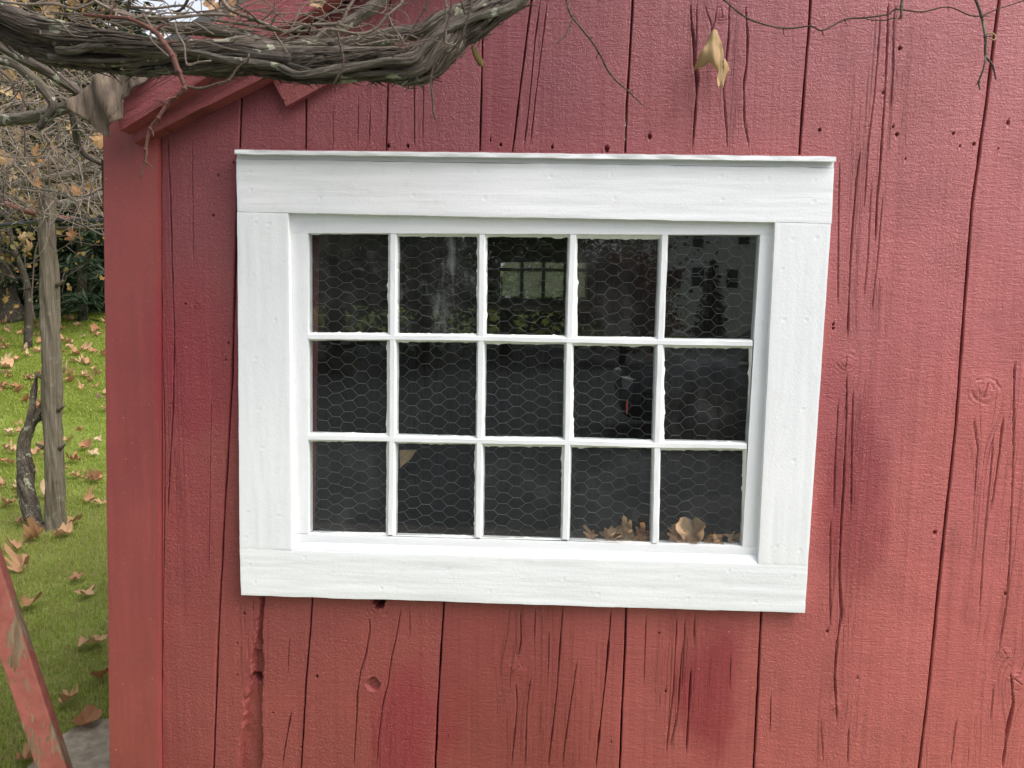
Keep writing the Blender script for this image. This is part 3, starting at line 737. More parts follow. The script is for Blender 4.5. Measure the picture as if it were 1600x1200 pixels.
# back wall with its own window (seen through the front panes)
YB = DEPTH
bw0, bw1 = W(783, 377, YB), W(916, 467, YB)
bx0, bx1, bz0, bz1 = bw0[0], bw1[0], bw1[2], bw0[2]
bpw = (bx1 - bx0) / 4.0; bph = (bz0 - bz1) / 2.0
def bplank(x0, x1, z0, z1):
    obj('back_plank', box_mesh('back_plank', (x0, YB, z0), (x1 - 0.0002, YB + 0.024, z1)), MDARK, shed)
xk = XL - .012
top_b = bz1 + 0.06
while xk < XR - .02:
    x2 = min(xk + 0.24, XR + .012)
    rk = min(rake(xk), rake(x2))
    if x2 > bx0 - 0.05 and xk < bx1 + .05:
        bplank(xk, x2, .16, bz0 - .05); bplank(xk, x2, bz1 + .05, rk)
        if xk < bx0 - .052: bplank(xk, bx0 - .05, bz0 - .05, bz1 + .05)
        if x2 > bx1 + .052: bplank(bx1 + .05, x2, bz0 - .05, bz1 + .05)
    else: bplank(xk, x2, .16, rk)
    xk = x2
MBW = mat_simple('grey old window wood', (0.10, 0.095, 0.085), 0.7, 0.2, 30)
bwin = obj('back_window', box_mesh('back_window', (bx0 - .06, YB - .03, bz0 - .055), (bx1 + .06, YB - .002, bz0)), MBW, shed)
obj('rail', box_mesh('rail', (bx0 - .06, YB - .03, bz1), (bx1 + .06, YB - .002, bz1 + .055)), MBW, bwin)
for xx in (bx0 - .06, bx1): obj('stile', box_mesh('stile', (xx, YB - .028, bz0), (xx + .06, YB - .002, bz1)), MBW, bwin)
for k in range(1, 4): obj('muntin', box_mesh('muntin', (bx0 + k * bpw - .012, YB - .026, bz0), (bx0 + k * bpw + .012, YB - .004, bz1)), MBW, bwin)
obj('muntin', box_mesh('muntin', (bx0, YB - .0265, (bz0 + bz1) / 2 - .011), (bx1, YB - .0035, (bz0 + bz1) / 2 + .011)), MBW, bwin)
obj('sill', box_mesh('sill', (bx0 - .12, YB - .12, bz0 - .09), (bx1 + .12, YB - .001, bz0 - .0555)), mat_simple('pale dusty sill', (0.22, 0.20, 0.17), .8), bwin)
MGL_B = mat_glass('dusty back glass', 0.42, 0.6)
for i in range(4):
    for j in range(2):
        obj('pane', box_mesh('pane', (bx0 + i * bpw + .013, YB - .016, bz0 + j * (bz1 - bz0) / 2 + .012), (bx0 + (i + 1) * bpw - .013, YB - .013, bz0 + (j + 1) * (bz1 - bz0) / 2 - .012)), MGL_B, bwin)
# wall studs and a nailing girt inside
for xx in (XL + .05, XR - .15):
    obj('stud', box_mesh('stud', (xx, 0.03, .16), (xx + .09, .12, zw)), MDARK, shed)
for xx in (W(640, 600, YB)[0], W(1000, 600, YB)[0], W(520, 600, YB)[0]):
    obj('stud', box_mesh('stud', (xx, YB - .12, .16), (xx + .10, YB - .002, rake(xx) - .02)), MDARK, shed)
obj('tie_beam', box_mesh('tie_beam', (XL + .02, 1.9, zw - .14), (XR - .02, 2.02, zw)), MDARK, shed)

# ------------------------------------------------------------------ the front window
YS = -0.006                        # front of the sash
V0 = [(481, 364), (481, 526), (481, 683), (482, 834)]
V5 = [(1188, 366), (1175, 537), (1166, 698), (1160, 854)]
VC = [[(614, 365), (613, 527), (612, 686), (610, 836)], [(753, 366), (751.5, 529), (749, 690), (747, 840)],
      [(895, 366), (889.5, 532), (886.5, 692), (883, 843)], [(1039, 366), (1032, 535), (1027, 696), (1024, 849)]]
PANES = [[(482, 366, 607, 520), (621, 369, 746, 522), (760, 370, 888, 524), (902, 373, 1033, 527), (1043, 367, 1186, 530)],
         [(483, 532, 605, 677), (620, 534, 745, 682), (757, 537, 882, 684), (896, 540, 1026, 688), (1038, 543, 1170, 691)],
         [(483, 690, 604, 832), (618, 693, 742, 837), (753, 697, 878, 841), (888, 699, 1019, 846), (1029, 703, 1160, 852)]]
win = board_px('window', [(440, 325), (1220, 335), (1220, 367), (440, 364)], YS, 0.035, 61, MWH, shed, 0.005, 0.0005, 0.0004)
tag(win, 'white window sash of fifteen panes set in a wide white casing')
board_px('bottom_rail', [(440, 834), (1200, 855.5), (1196, 889), (440, 866)], YS, 0.035, 62, MWH, win, 0.005, 0.0005, 0.0004)
board_px('stile', [(440, 364), (481, 364), (482, 834), (440, 834)], YS + .0004, 0.034, 63, MWV, win, 0.005, 0.0005, 0.0004, False)
board_px('stile', [(1188, 366.5), (1220, 366.8), (1198, 855), (1160, 854)], YS + .0004, 0.034, 64, MWV, win, 0.005, 0.0005, 0.0004, False)
# casing boards
YCAS = -0.024
dt = [(392, 297), (640, 267), (645, 305), (745, 268), (757, 310), (955, 273), (960, 310), (1126, 275), (1128, 312), (1273, 282), (1272, 315), (390, 268), (500, 310), (860, 275), (1200, 280)]
board_px('casing_board', [(369, 249), (1303.5, 262.5), (1299, 349), (370.5, 331)], YCAS, 0.028, 65, MWH, win, 0.004, 0.0005, 0.0007, True, dt)
db = [(390, 883), (398, 910), (476, 871), (596, 920), (765, 923), (1060, 902), (1075, 935), (1139, 892), (1180, 940), (1240, 900), (700, 890), (880, 905), (935, 928)]
board_px('casing_board', [(374.5, 857.5), (1262.5, 884.5), (1258, 958), (377, 930)], YCAS, 0.028, 66, MWH, win, 0.004, 0.0005, 0.0007, True, db)
dl = [(400, 348), (420, 350), (388, 800), (384, 840), (435, 806), (400, 560), (410, 700), (395, 430), (430, 500), (404, 640)]
board_px('casing_board', [(370.5, 331.2), (450, 332.9), (456, 859.6), (374.5, 857.2)], YCAS + .0001, 0.026, 67, MWV, win, 0.004, 0.0003, 0.0004, False, dl)
dr = [(1237, 374), (1276, 372), (1225, 500), (1255, 640), (1240, 720), (1213, 854), (1250, 860), (1222, 420), (1260, 500)]
board_px('casing_board', [(1211.5, 347.4), (1298.6, 349.2), (1262.3, 884.2), (1185, 882.0)], YCAS + .0001, 0.026, 68, MWV, win, 0.004, 0.0003, 0.0004, False, dr)
board_px('head_fillet', [(371, 240), (1303, 251), (1303, 262.0), (370, 248.5)], YCAS + .006, 0.020, 69, MWH, win, 0.005, 0.0004, 0.0005)
a, b = W(366.5, 234, -0.038), W(1307, 244.5, -0.038); a2, b2 = W(366.5, 240.5, -0.038), W(1307, 252.0, -0.038)
n = 120; ux = np.linspace(0, 1, n)
tz = a[2] + (b[2] - a[2]) * ux + .0005 * fnoise(ux * 40, ux * 0, 71, 3); lz = a2[2] + (b2[2] - a2[2]) * ux + .0006 * fnoise(ux * 30, ux * 0, 72, 2)
xx = a[0] + (b[0] - a[0]) * ux
X = np.repeat(xx[None], 5, 0); Z = lz[None] + np.linspace(0, 1, 5)[:, None] * (tz - lz)[None]
obj('drip_cap', grid_solid('drip_cap', X, Z, -0.038 + 0.0015 * fnoise(X * 30, Z * 80, 73, 2), -0.002), MWH, win)
# red paint line lapping over the top of the cap
xr_ = xx; 
X = np.repeat(xr_[None], 3, 0); Z = tz[None] - .001 + np.linspace(0, 1, 3)[:, None] * .009
obj('flashing', grid_solid('flashing', X, Z, -0.012 + 0.002 * fnoise(X * 20, Z * 50, 75, 2), -0.001, {'grain': np.stack([X, X * 0, Z], -1), 'patch': X * 0, 'chk': X * 0, 'fade': fade_fields(X, Z)[0], 'mauve': X * 0 + .8}), MR, win)
# sloped sill between bottom rail and casing
sl = []
for (pa, ya) in (((452, 846.5), YS - .001), ((1194, 868), YS - .001), ((1187, 882), -0.0225), ((455, 857.2), -0.0225)):
    sl.append(W(pa[0], pa[1], ya))
slb = [p.copy() for p in sl]
for p in slb: p[2] -= 0.025
slb[0][1] += .002; slb[1][1] += .002
obj('sill', hexa_mesh('sill', sl, slb), MWH, win)
# muntin bars
def bar(name, pts, half, yf, ybk, vert, seed):
    n = 90
    pts = np.array(pts, float)
    t_ = np.linspace(0, len(pts) - 1, n)
    cx = np.interp(t_, np.arange(len(pts)), pts[:, 0]); cy = np.interp(t_, np.arange(len(pts)), pts[:, 1])
    C = np.array([W(x, y, yf) for x, y in zip(cx, cy)])
    hw = half * S_PX
    offs = np.array([-1.55, -1.0, -0.75, 0.75, 1.0, 1.55]) * hw; ys = np.array([ybk, yf + .0035, yf, yf, yf + .0035, ybk])
    V = []
    for i in range(n):
        for k in range(6):
            p = C[i].copy(); wob = 0.0006 * fnoise(np.array(i * .35 + k * 9.0), np.array(seed * 1.0), seed, 2)
            if vert: p[0] += offs[k] + wob
            else: p[2] += offs[k] + wob
            p[1] = ys[k] + 0.0005 * vnoise(np.array(i * .2), np.array(k * 3.0), seed)
            V.append(p)
    i = np.arange(n - 1)[:, None] * 6; j = np.arange(5)[None]
    Q = np.stack([i + j, i + j + 1, i + j + 7, i + j + 6], -1).reshape(-1, 4)
    Q2 = np.stack([i[:, 0] + 5, i[:, 0], i[:, 0] + 6, i[:, 0] + 11], -1)
    return obj(name, mesh_np(name, V, np.vstack([Q, Q2]), False), MWV if vert else MWH, win)
for k, pl in enumerate(VC): bar('muntin', pl, 5.0, YS + .001, 0.020, True, 80 + k)
bar('muntin', [(481, 526), (613, 527.5), (752, 529), (890, 532), (1035, 535), (1176, 537)], 4.3, YS + .0002, 0.0202, False, 85)
bar('muntin', [(481, 683.5), (612, 686.5), (749, 690), (886, 692), (1027, 696), (1167, 698)], 4.3, YS + .0002, 0.0202, False, 86)
YG = 0.008
GL = [mat_glass('clean old glass', 0.012, 0.10), mat_glass('hazy old glass', 0.035, 0.25), mat_glass('streaked dirty glass', 0.04, 1.6)]
rowc = [[364, 526, 683, 836]]
def mline(k, row):
    """vertical line k (0..5) at horizontal line row (0..3) -> pixel"""
    L_ = [V0] + VC + [V5]
    return L_[k][row]
gsel = [[1, 2, 0, 1, 0], [0, 0, 0, 0, 1], [1, 0, 1, 1, 1]]
for j in range(3):
    for i in range(5):
        x0, y0, x1, y1 = PANES[j][i]
        e = 5
        a, b = W(x0 - e, y0 - e, YG), W(x1 + e, y1 + e, YG)
        tl, tr, br, bl = W(x0 - e, y0 - e, YG), W(x1 + e, y0 - e + .3, YG), W(x1 + e - 2, y1 + e + .5, YG), W(x0 - e, y1 + e, YG)
        bk = [p + np.array([0, .003, 0]) for p in (bl, br, tr, tl)]
        obj('pane', hexa_mesh('pane', [bl, br, tr, tl], bk), GL[gsel[j][i]], win)
        if (j, i) == (0, 4): continue
        # bead of glazing putty with a ragged inner edge
        c0, c1, c2, c3 = mline(i, j), mline(i + 1, j), mline(i + 1, j + 1), mline(i, j + 1)
        inn = [(x0, y0), (x1, y0 + (1 if i else 0)), (x1 - 1.0, y1), (x0, y1 - (1 if i else 0))]
        mo = 2.5
        out = [(c0[0] + (mo if i else -1), c0[1] + (mo if j else -1)), (c1[0] - (mo if i < 4 else -1), c1[1] + (mo if j else -1)), (c2[0] - (mo if i < 4 else -1), c2[1] - (mo if j < 2 else -1)), (c3[0] + (mo if i else -1), c3[1] - (mo if j < 2 else -1))]
        if j == 0: out[0] = (out[0][0], c0[1] - 1); out[1] = (out[1][0], c1[1] - 1)
        ring_o, ring_m, ring_i = [], [], []
        N = 46
        for s_ in range(4):
            for q in range(N):
                u_ = q / N
                po = np.array(out[s_]) * (1 - u_) + np.array(out[(s_ + 1) % 4]) * u_
                pi_ = np.array(inn[s_]) * (1 - u_) + np.array(inn[(s_ + 1) % 4]) * u_
                rag = fnoise(np.array(u_ * 11 + s_ * 30.0), np.array(i * 7.0 + j * 31), 101, 3)
                rag2 = max(0.0, float(vnoise(np.array(u_ * 23 + s_ * 11.0), np.array(i * 5.0 + j * 13), 105))) ** 2
                dirn = pi_ - po; nd = np.linalg.norm(dirn) + 1e-6
                pi2 = pi_ + dirn / nd * (0.55 * float(rag) + 2.0 * rag2)
                pm = po * .55 + pi_ * .45
                ring_o.append(W(po[0], po[1], YS + .0035)); ring_m.append(W(pm[0], pm[1], YS + .0065 + .0008 * float(rag))); ring_i.append(W(pi2[0], pi2[1], YG - .0004))
        nn = 4 * N; Vp = np.vstack([ring_o, ring_m, ring_i]); k = np.arange(nn); k2 = (k + 1) % nn
        Q = np.vstack([np.stack([k, k2, nn + k2, nn + k], -1), np.stack([nn + k, nn + k2, 2 * nn + k2, 2 * nn + k], -1)])
        obj('putty', mesh_np('putty', Vp, Q), MPUT, win)
# hexagonal wire netting behind the glass
def netting():
    x0, z1 = W(440, 340, .055)[0], W(440, 340, .055)[2]; x1, z0 = W(1215, 880, .055)[0], W(1215, 880, .055)[2]
    hw, hh = 0.0335, 0.0296           # column pitch, cell height
    nx = int((x1 - x0) / hw) + 2; nz = int((z1 - z0) / hh) + 2
    node = {}
    def nd(key):
        if key not in node:
            i, k, s = key
            x = x0 + i * hw + (-1 if s == 0 else 1) * 0.0095
            z = z0 + (k + (0.5 if i % 2 else 0)) * hh
            dx = .0030 * vnoise(np.array(i * .9 + s * 3.3), np.array(k * .8), 5) + .0035 * vnoise(np.array(i * .23), np.array(k * .2), 6)
            dz = .0030 * vnoise(np.array(i * .8), np.array(k * .9 + s * 2.7), 8) + .011 * vnoise(np.array(i * .16), np.array(k * .15), 9)
            y = .055 + .006 * vnoise(np.array(i * .2), np.array(k * .25), 11)
            node[key] = np.array([x + float(dx), y + 0 * float(dx), z + float(dz)])
        return node[key]
    E = []
    for i in range(nx):
        for k in range(nz):
            E.append((nd((i, k, 0)), nd((i, k, 1)), .00085))
            # slanted wires from right node of column i to left node of column i + 1
            ka = k if i % 2 == 0 else k
            up = k if i % 2 == 0 else k + 1; dn = k - 1 if i % 2 == 0 else k
            E.append((nd((i, k, 1)), nd((i + 1, up, 0)), .00055)); E.append((nd((i, k, 1)), nd((i + 1, dn, 0)), .00055))
    A = np.array([e[0] for e in E]); B = np.array([e[1] for e in E]); R = np.array([e[2] for e in E])
    D = B - A; D /= np.linalg.norm(D, axis=1)[:, None]
    U = np.cross(D, [0, 1.0, 0]); U /= np.linalg.norm(U, axis=1)[:, None]; Y = np.cross(D, U)
    Vs = []
    for base in (A, B):
        for (a, b) in ((1, 0), (0, 1), (-1, 0), (0, -1)):
            Vs.append(base + (U * a + Y * b) * R[:, None])
    V = np.stack(Vs, 1).reshape(-1, 3); o = (np.arange(len(E)) * 8)[:, None]
    Q = np.concatenate([o + np.array([[j, (j + 1) % 4, 4 + (j + 1) % 4, 4 + j]]) for j in range(4)], 0)
    return mesh_np('wire_netting', V, Q, False)
obj('wire_netting', netting(), MWIRE, win)
# inner ledge below the panes
lg = [W(450, 838, .036), W(1200, 860, .036), W(1200, 866, .036), W(450, 844, .036)]
lg = lg[::-1]
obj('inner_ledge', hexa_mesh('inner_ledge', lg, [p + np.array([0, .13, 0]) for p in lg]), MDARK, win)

# ------------------------------------------------------------------ leaves
def leaf_mesh(name, size=0.1, curl=0.5, seed=0, lobes=True, stalk=True):
    r = np.random.default_rng(seed)
    ang, rad = [], []
    spec = [(-90, .28), (-62, .45), (-38, .62), (-20, .42), (2, .78), (16, .66), (28, .45), (40, .75), (52, .80), (66, .52), (78, .85), (90, 1.0), (102, .85), (114, .52), (128, .80), (140, .75), (152, .45), (164, .66), (178, .78), (200, .42), (218, .62), (242, .45)] if lobes else [(a, .5 + .35 * abs(math.sin(math.radians(a + 90) / 2)) ** 1.2) for a in range(-90, 270, 18)]
    for a, q in spec:
        ang.append(math.radians(a + r.uniform(-4, 4))); rad.append(q * r.uniform(.88, 1.1))
    ang = np.array(ang); rad = np.array(rad); n = len(ang)
    rings = [0.0, .35, .7, 1.0]
    V = [(0, 0, 0)]
    for q in rings[1:]:
        for k in range(n): V.append((math.cos(ang[k]) * rad[k] * q, math.sin(ang[k]) * rad[k] * q, 0))
    V = np.array(V) * size * 0.6
    x, y = V[:, 0] / size, V[:, 1] / size
    rr = np.hypot(x, y)
    z = curl * (1.3 * r.uniform(.3, 1) * (x * math.cos(1 + seed) + y * math.sin(1 + seed)) ** 2 * 1.2 + r.uniform(-.4, .9) * rr ** 2 + .16 * np.array([float(vnoise(np.array(a * 5 + seed), np.array(b * 5.0), seed)) for a, b in zip(x, y)]) + .12 * rr * np.cos(5 * np.arctan2(y, x) + seed))
    V[:, 2] = z * size
    Fq = []
    T = [(0, 1 + k, 1 + (k + 1) % n) for k in range(n)]
    for q in range(2):
        o = 1 + q * n
        Fq += [(o + k, o + n + k, o + n + (k + 1) % n, o + (k + 1) % n) for k in range(n)]
    # short stalk
    if stalk:
     b = len(V); d = np.array([0, -size * .6 * .25, z[0] * size]); e = np.array([r.uniform(-.2, .2) * size, -size * .75, .12 * size])
     w = size * .012
     V = np.vstack([V, d + [w, 0, 0], d - [w, 0, 0], d + [0, 0, w], e + [w, 0, 0], e - [w, 0, 0], e + [0, 0, w]])
     Fq += [(b, b + 1, b + 4, b + 3), (b + 1, b + 2, b + 5, b + 4), (b + 2, b, b + 3, b + 5)]
    V[:, 2] -= V[:, 2].min()
    me = mesh_np(name, V, [np.array(Fq), np.array(T)], True)
    attr_f(me, 'lr', np.zeros(len(V)))
    return me
LM = [leaf_mesh('fallen_leaf', .115, 1.5 if s % 2 else 1.0, s, s % 3 != 0) for s in range(1, 8)]
def drop_leaf(p, scale, rz, tilt, mesh, mat, label, group, name='fallen_leaf', rx=0.0, cat='leaf'):
    m = mesh
    o = bpy.data.objects.new(name, m)
    if len(m.materials) == 0: m.materials.append(mat)
    link(o); o.location = p; o.rotation_euler = (tilt, rx, rz); o.scale = (scale,) * 3
    tag(o, label, cat, group)
    return o
LEAF_G = 'fallen leaves on the lawn'
big = [(38, 889, 1.7, 'large pale tan curled leaf on the lawn at the left edge'), (134, 929, 1.25, 'tan leaf on lawn left of the corner board, below the big pale leaf'),
       (45, 948, 1.15, 'tan crumpled leaf beside the leaning peeling board'), (140, 1008, 1.6, 'wide crumpled tan leaf on the lawn in front of the corner board'),
       (105, 1098, 1.1, 'brown leaf on the lawn above the concrete slab'), (133, 1130, 1.2, 'pinkish tan pointed leaf at the edge of the concrete slab'),
       (58, 842, 1.8, 'big orange brown leaf heaped at the foot of the vine stem'), (28, 858, 1.4, 'pale crumpled leaf left of the vine stem foot'),
       (116, 818, 1.7, 'orange brown leaf right of the post foot'), (98, 838, 1.2, 'narrow tan leaf against the post foot'), (122, 905, 1.1, 'small red brown leaf half sunk in the grass'),
       (40, 1190, 1.2, 'tan leaf lying on the slab end beside the leaning board'), (158, 1060, .9, 'small brown leaf against the shed corner'), (30, 818, 1.3, 'tan leaf in the grass left of the stem')]
for k, (x, y, s, lb) in enumerate(big):
    p = G(x, y, .03)
    drop_leaf(p, s * .82, random.uniform(0, 6.3), random.uniform(-.3, .4), LM[k % 7], MLEAFB, lb, LEAF_G, rx=random.uniform(-.4, .4))
lr = np.random.default_rng(11)
cnt = 0
lab_near = 'dry brown maple leaf scattered on the lawn beyond the post'
lab_mid = 'brown leaf lying in the grass between the arbor post and the far trees'
def sc_leaf(x, y, lb, s=1.0):
    drop_leaf(G(x, y, .035), s * lr.uniform(.8, 1.25), lr.uniform(0, 6.3), lr.uniform(-.4, .4), LM[lr.integers(0, 7)], MLEAFB, lb, LEAF_G, rx=lr.uniform(-.4, .4))
for k in range(46):
    sc_leaf(lr.uniform(-10, 172), lr.uniform(600, 800), 'dry leaf on the lawn around the arbor post, lying singly in the grass', .95)
for k in range(100):
    sc_leaf(lr.uniform(-30, 172), 492 + 108 * lr.uniform(0, 1) ** 1.2, 'small looking brown leaf far out on the lawn below the trees', 1.1)
for (x, y) in ((148, 605), (10, 575), (100, 580), (135, 567), (20, 705), (60, 640), (155, 585), (115, 745), (150, 750), (118, 720), (145, 710)):
    sc_leaf(x, y, 'dry leaf on the lawn around the arbor post, lying singly in the grass', 1.2)
# leaves caught on the inner ledge
IL = [leaf_mesh('ledge_leaf', .10, 1.75, 30 + s, s != 3, False) for s in range(4)]
for k, (x, y, s, lb) in enumerate([(950, 826, 1.0, 'brown leaf behind fourth bottom pane, left of the heap'), (985, 820, 1.1, 'upright tan leaf behind the fourth bottom pane'), (1002, 828, .9, 'dull curled leaf behind fourth bottom pane beside the muntin'),
                                (1085, 826, 1.25, 'bright orange brown leaf behind the last bottom pane'), (1110, 834, 1.0, 'tan leaf right of the orange one in the last bottom pane'), (1050, 828, .9, 'dark brown leaf in left half of the last bottom pane'), (1138, 832, .8, 'small tan leaf at the right end of the inner ledge'), (968, 830, .9, 'brown leaf lying low between its upright neighbours behind the fourth bottom pane'), (1066, 832, 1.0, 'tan leaf low under the orange one in the last bottom pane'), (1122, 838, .9, 'flat dull leaf near the right corner of the last bottom pane'), (925, 832, .7, 'small brown leaf at the left end of the ledge heap')]):
    p = W(x, y + 8 + (x - 900) * .02, .034)
    drop_leaf(p, s * .62, random.uniform(-.5, .5), 1.25 + random.uniform(-.25, .2), IL[k % 4], MLEAFL, lb, 'dry leaves on the ledge inside the window', 'ledge_leaf', random.uniform(-1.1, 1.1))
# leaf on the wall
def sheet(name, pts, y0, disp, mat, thick=.0012, cuts=3, label=None, cat=None, parent=None, plane=True):
    bm = bmesh.new()
    vs_ = [bm.verts.new(W(a, b, y0)) for a, b in pts]
    bm.faces.new(vs_)
    bmesh.ops.triangulate(bm, faces=list(bm.faces))
    bmesh.ops.subdivide_edges(bm, edges=list(bm.edges), cuts=cuts, use_grid_fill=True)
    for v in bm.verts: v.co.y += disp(v.co.x, v.co.z)
    for f in bm.faces: f.smooth = True
    me = bpy.data.meshes.new(name); bm.to_mesh(me); bm.free()
    attr_f(me, 'lr', np.zeros(len(me.vertices)))
    o = obj(name, me, mat, parent)
    md = o.modifiers.new('thickness', 'SOLIDIFY'); md.thickness = thick
    if label: tag(o, label, cat)
    return o
c0 = W(1112, 92)
def dleaf(x, z):
    u, v = (x - c0[0]) / .04, (z - c0[2]) / .06
    return .020 * u * u - .012 + .010 * math.sin(u * 3.2 + v) + .006 * math.sin(v * 5 + 1.3 * u) + .004 * math.sin(u * 9)
sheet('hanging_leaf', [(1108, 56), (1112, 50), (1119, 50), (1127, 63), (1130, 78), (1130, 92), (1136, 98), (1141, 108), (1135, 116), (1132, 128), (1128, 140), (1124, 134), (1119, 141), (1118, 126), (1121, 113), (1112, 110), (1107, 101), (1098, 105), (1087, 106), (1089, 96), (1094, 84), (1101, 72)], -0.045, dleaf, MLEAFT, .001, 4, 'curled tan dry leaf stuck on the red wall above the window', 'leaf')

# ------------------------------------------------------------------ brown flap of roofing at the eave
fl = [(160, 106), (205, 104), (236, 100), (210, 130), (187, 150), (184, 182), (166, 196), (164, 212), (150, 205), (135, 190), (108, 171), (107, 164), (122, 146)]
f0 = W(165, 150)
def dflap(x, z):
    u, v = (x - f0[0]) / .06, (z - f0[2]) / .08
    q = u * .9 + .35 * v
    return .007 * math.sin(q * 5.2) + .0035 * math.sin(q * 11 + 1.0) + .010 * u + .004 * math.sin(v * 3)
flap = sheet('roofing_flap', fl, -0.135, dflap, MFELT, .003, 7, parent=shed)
tag(flap, 'brown crumpled flap of roofing hanging at the eave')

# ------------------------------------------------------------------ grape vines over the window
vine = thing('grape_vine', 'gnarled old grape vine trunk with shaggy bark crossing above the window', 'vine', tuple(P(400, 95, 1.5)))
def pp(L_, d0, d1=None, inv=True):
    n = len(L_); d1 = d0 if d1 is None else d1
    ds = np.linspace(d0, d1, n)
    pts = np.array([P(l[0], l[1], d) for l, d in zip(L_, ds)]); rad = np.array([l[2] * d / F for l, d in zip(L_, ds)])
    return pts, rad
def vpart(name, me, mat, root):
    o = obj(name, me, mat, root); o.location = -root.location
    return o
def trunk(name, L_, d0, d1, mat, root, rough=.42, tw=5.0, ridge=3.2, seed=0, nseg=44, step=.0035):
    pts, rad = pp(L_, d0, d1)
    pts = pts + np.stack([vnoise(np.arange(len(pts)) * .9, np.zeros(len(pts)), seed + i) for i in range(3)], -1) * .006
    me = tubes_mesh(name, [(pts, rad, dict(nseg=nseg, step=step, rough=rough, twist=tw, ridge=ridge, seed=seed))])
    return vpart(name, me, mat, root), pts, rad
LA = [(-60, 28, 17), (0, 45, 18), (40, 62, 19), (80, 78, 21), (118, 86, 18), (165, 90, 17), (210, 93, 18), (260, 94, 18), (310, 92, 21), (350, 92, 23), (390, 93, 23), (430, 96, 22), (470, 102, 23), (520, 104, 21), (570, 104, 21), (610, 105, 23), (640, 107, 26), (662, 97, 27), (690, 70, 24), (715, 52, 21), (745, 35, 20), (775, 16, 19), (805, -5, 15), (840, -40, 14)]
LU = [(-60, 12, 14), (0, 24, 15), (50, 40, 17), (105, 52, 18), (150, 60, 17), (190, 66, 15), (230, 73, 14), (270, 78, 13), (320, 79, 12), (370, 78, 11), (410, 84, 10), (450, 92, 9)]
LMM = [(175, 36, 5), (215, 38, 7), (260, 40, 8), (305, 44, 9), (345, 48, 9), (380, 54, 10), (410, 63, 10), (445, 70, 11), (490, 71, 11), (540, 68, 11), (580, 62, 13), (610, 58, 11), (650, 48, 10), (690, 34, 11), (715, 22, 12), (750, 8, 12), (790, -14, 12)]
LN = [(455, 72, 5), (490, 58, 7), (525, 44, 8), (555, 28, 8), (580, 12, 9), (610, -14, 9)]
_, A_pts, A_rad = trunk('trunk', LA, 1.50, 1.56, MVINE, vine, .50, 6.0, 3.4, 201)
_, U_pts, U_rad = trunk('trunk', LU, 1.46, 1.50, MVINE, vine, .40, 7.0, 3.0, 205, 36)
_, M_pts, M_rad = trunk('limb', LMM, 1.62, 1.62, MVINE2, vine, .35, 8.0, 3.0, 209, 28)
trunk('limb', LN, 1.66, 1.68, MVINE2, vine, .3, 5.0, 3.0, 213, 20)
def twine(seed, off, r0, d):
    k = np.random.default_rng(seed); L_ = []
    for i, (x, y, r) in enumerate(LA[3:]):
        L_.append((x + k.normal(0, 3), y + off * math.sin(i * .55 + seed) - 3, r0 * k.uniform(.75, 1.2)))
    return L_
for sd_, of_, r0_, d_ in ((3, 15, 5.5, 1.462), (8, 17, 3.8, 1.475)):
    trunk('stem', twine(sd_, of_, r0_, d_), d_, d_ + .06, MVINE2 if sd_ != 5 else MVINE, vine, .45, 9.0, 3.0, 220 + sd_, 20)
# loose shreds of bark
def shreds(pts, rad, n, mat, seed, root):
    r = np.random.default_rng(seed); sp = []
    for k in range(n):
        i = r.integers(1, len(pts) - 2); u = r.uniform()
        c = pts[i] * (1 - u) + pts[i + 1] * u; t_ = pts[i + 1] - pts[i]; t_ /= np.linalg.norm(t_)
        a = r.uniform(0, 6.28); n1 = np.cross(t_, [0, 0, 1.0]); n1 /= np.linalg.norm(n1); n2 = np.cross(n1, t_)
        if r.uniform() < .4: a = -1.57 + r.uniform(-.9, .9)
        nn = n1 * math.cos(a) + n2 * math.sin(a)
        rr = rad[i] * (1 - u) + rad[i + 1] * u
        L_ = r.uniform(.012, .055); sg = r.choice([-1, 1])
        p0 = c + nn * rr * .92; p1 = p0 + t_ * sg * L_ * .5 + nn * L_ * .05; p2 = p0 + t_ * sg * L_ + nn * L_ * r.uniform(.0, .35) - np.array([0, 0, L_ * r.uniform(0, .25)])
        w = r.uniform(.0008, .0024)
        sp.append(([p0, p1, p2], [w, w * .8, w * .25], dict(nseg=4, step=.008)))
    o = vpart('bark_shreds', tubes_mesh('bark_shreds', sp), mat, root); tag(o, kind='stuff'); return o
shreds(A_pts, A_rad, 420, MVINE, 3, vine); shreds(M_pts, M_rad, 110, MVINE2, 4, vine)
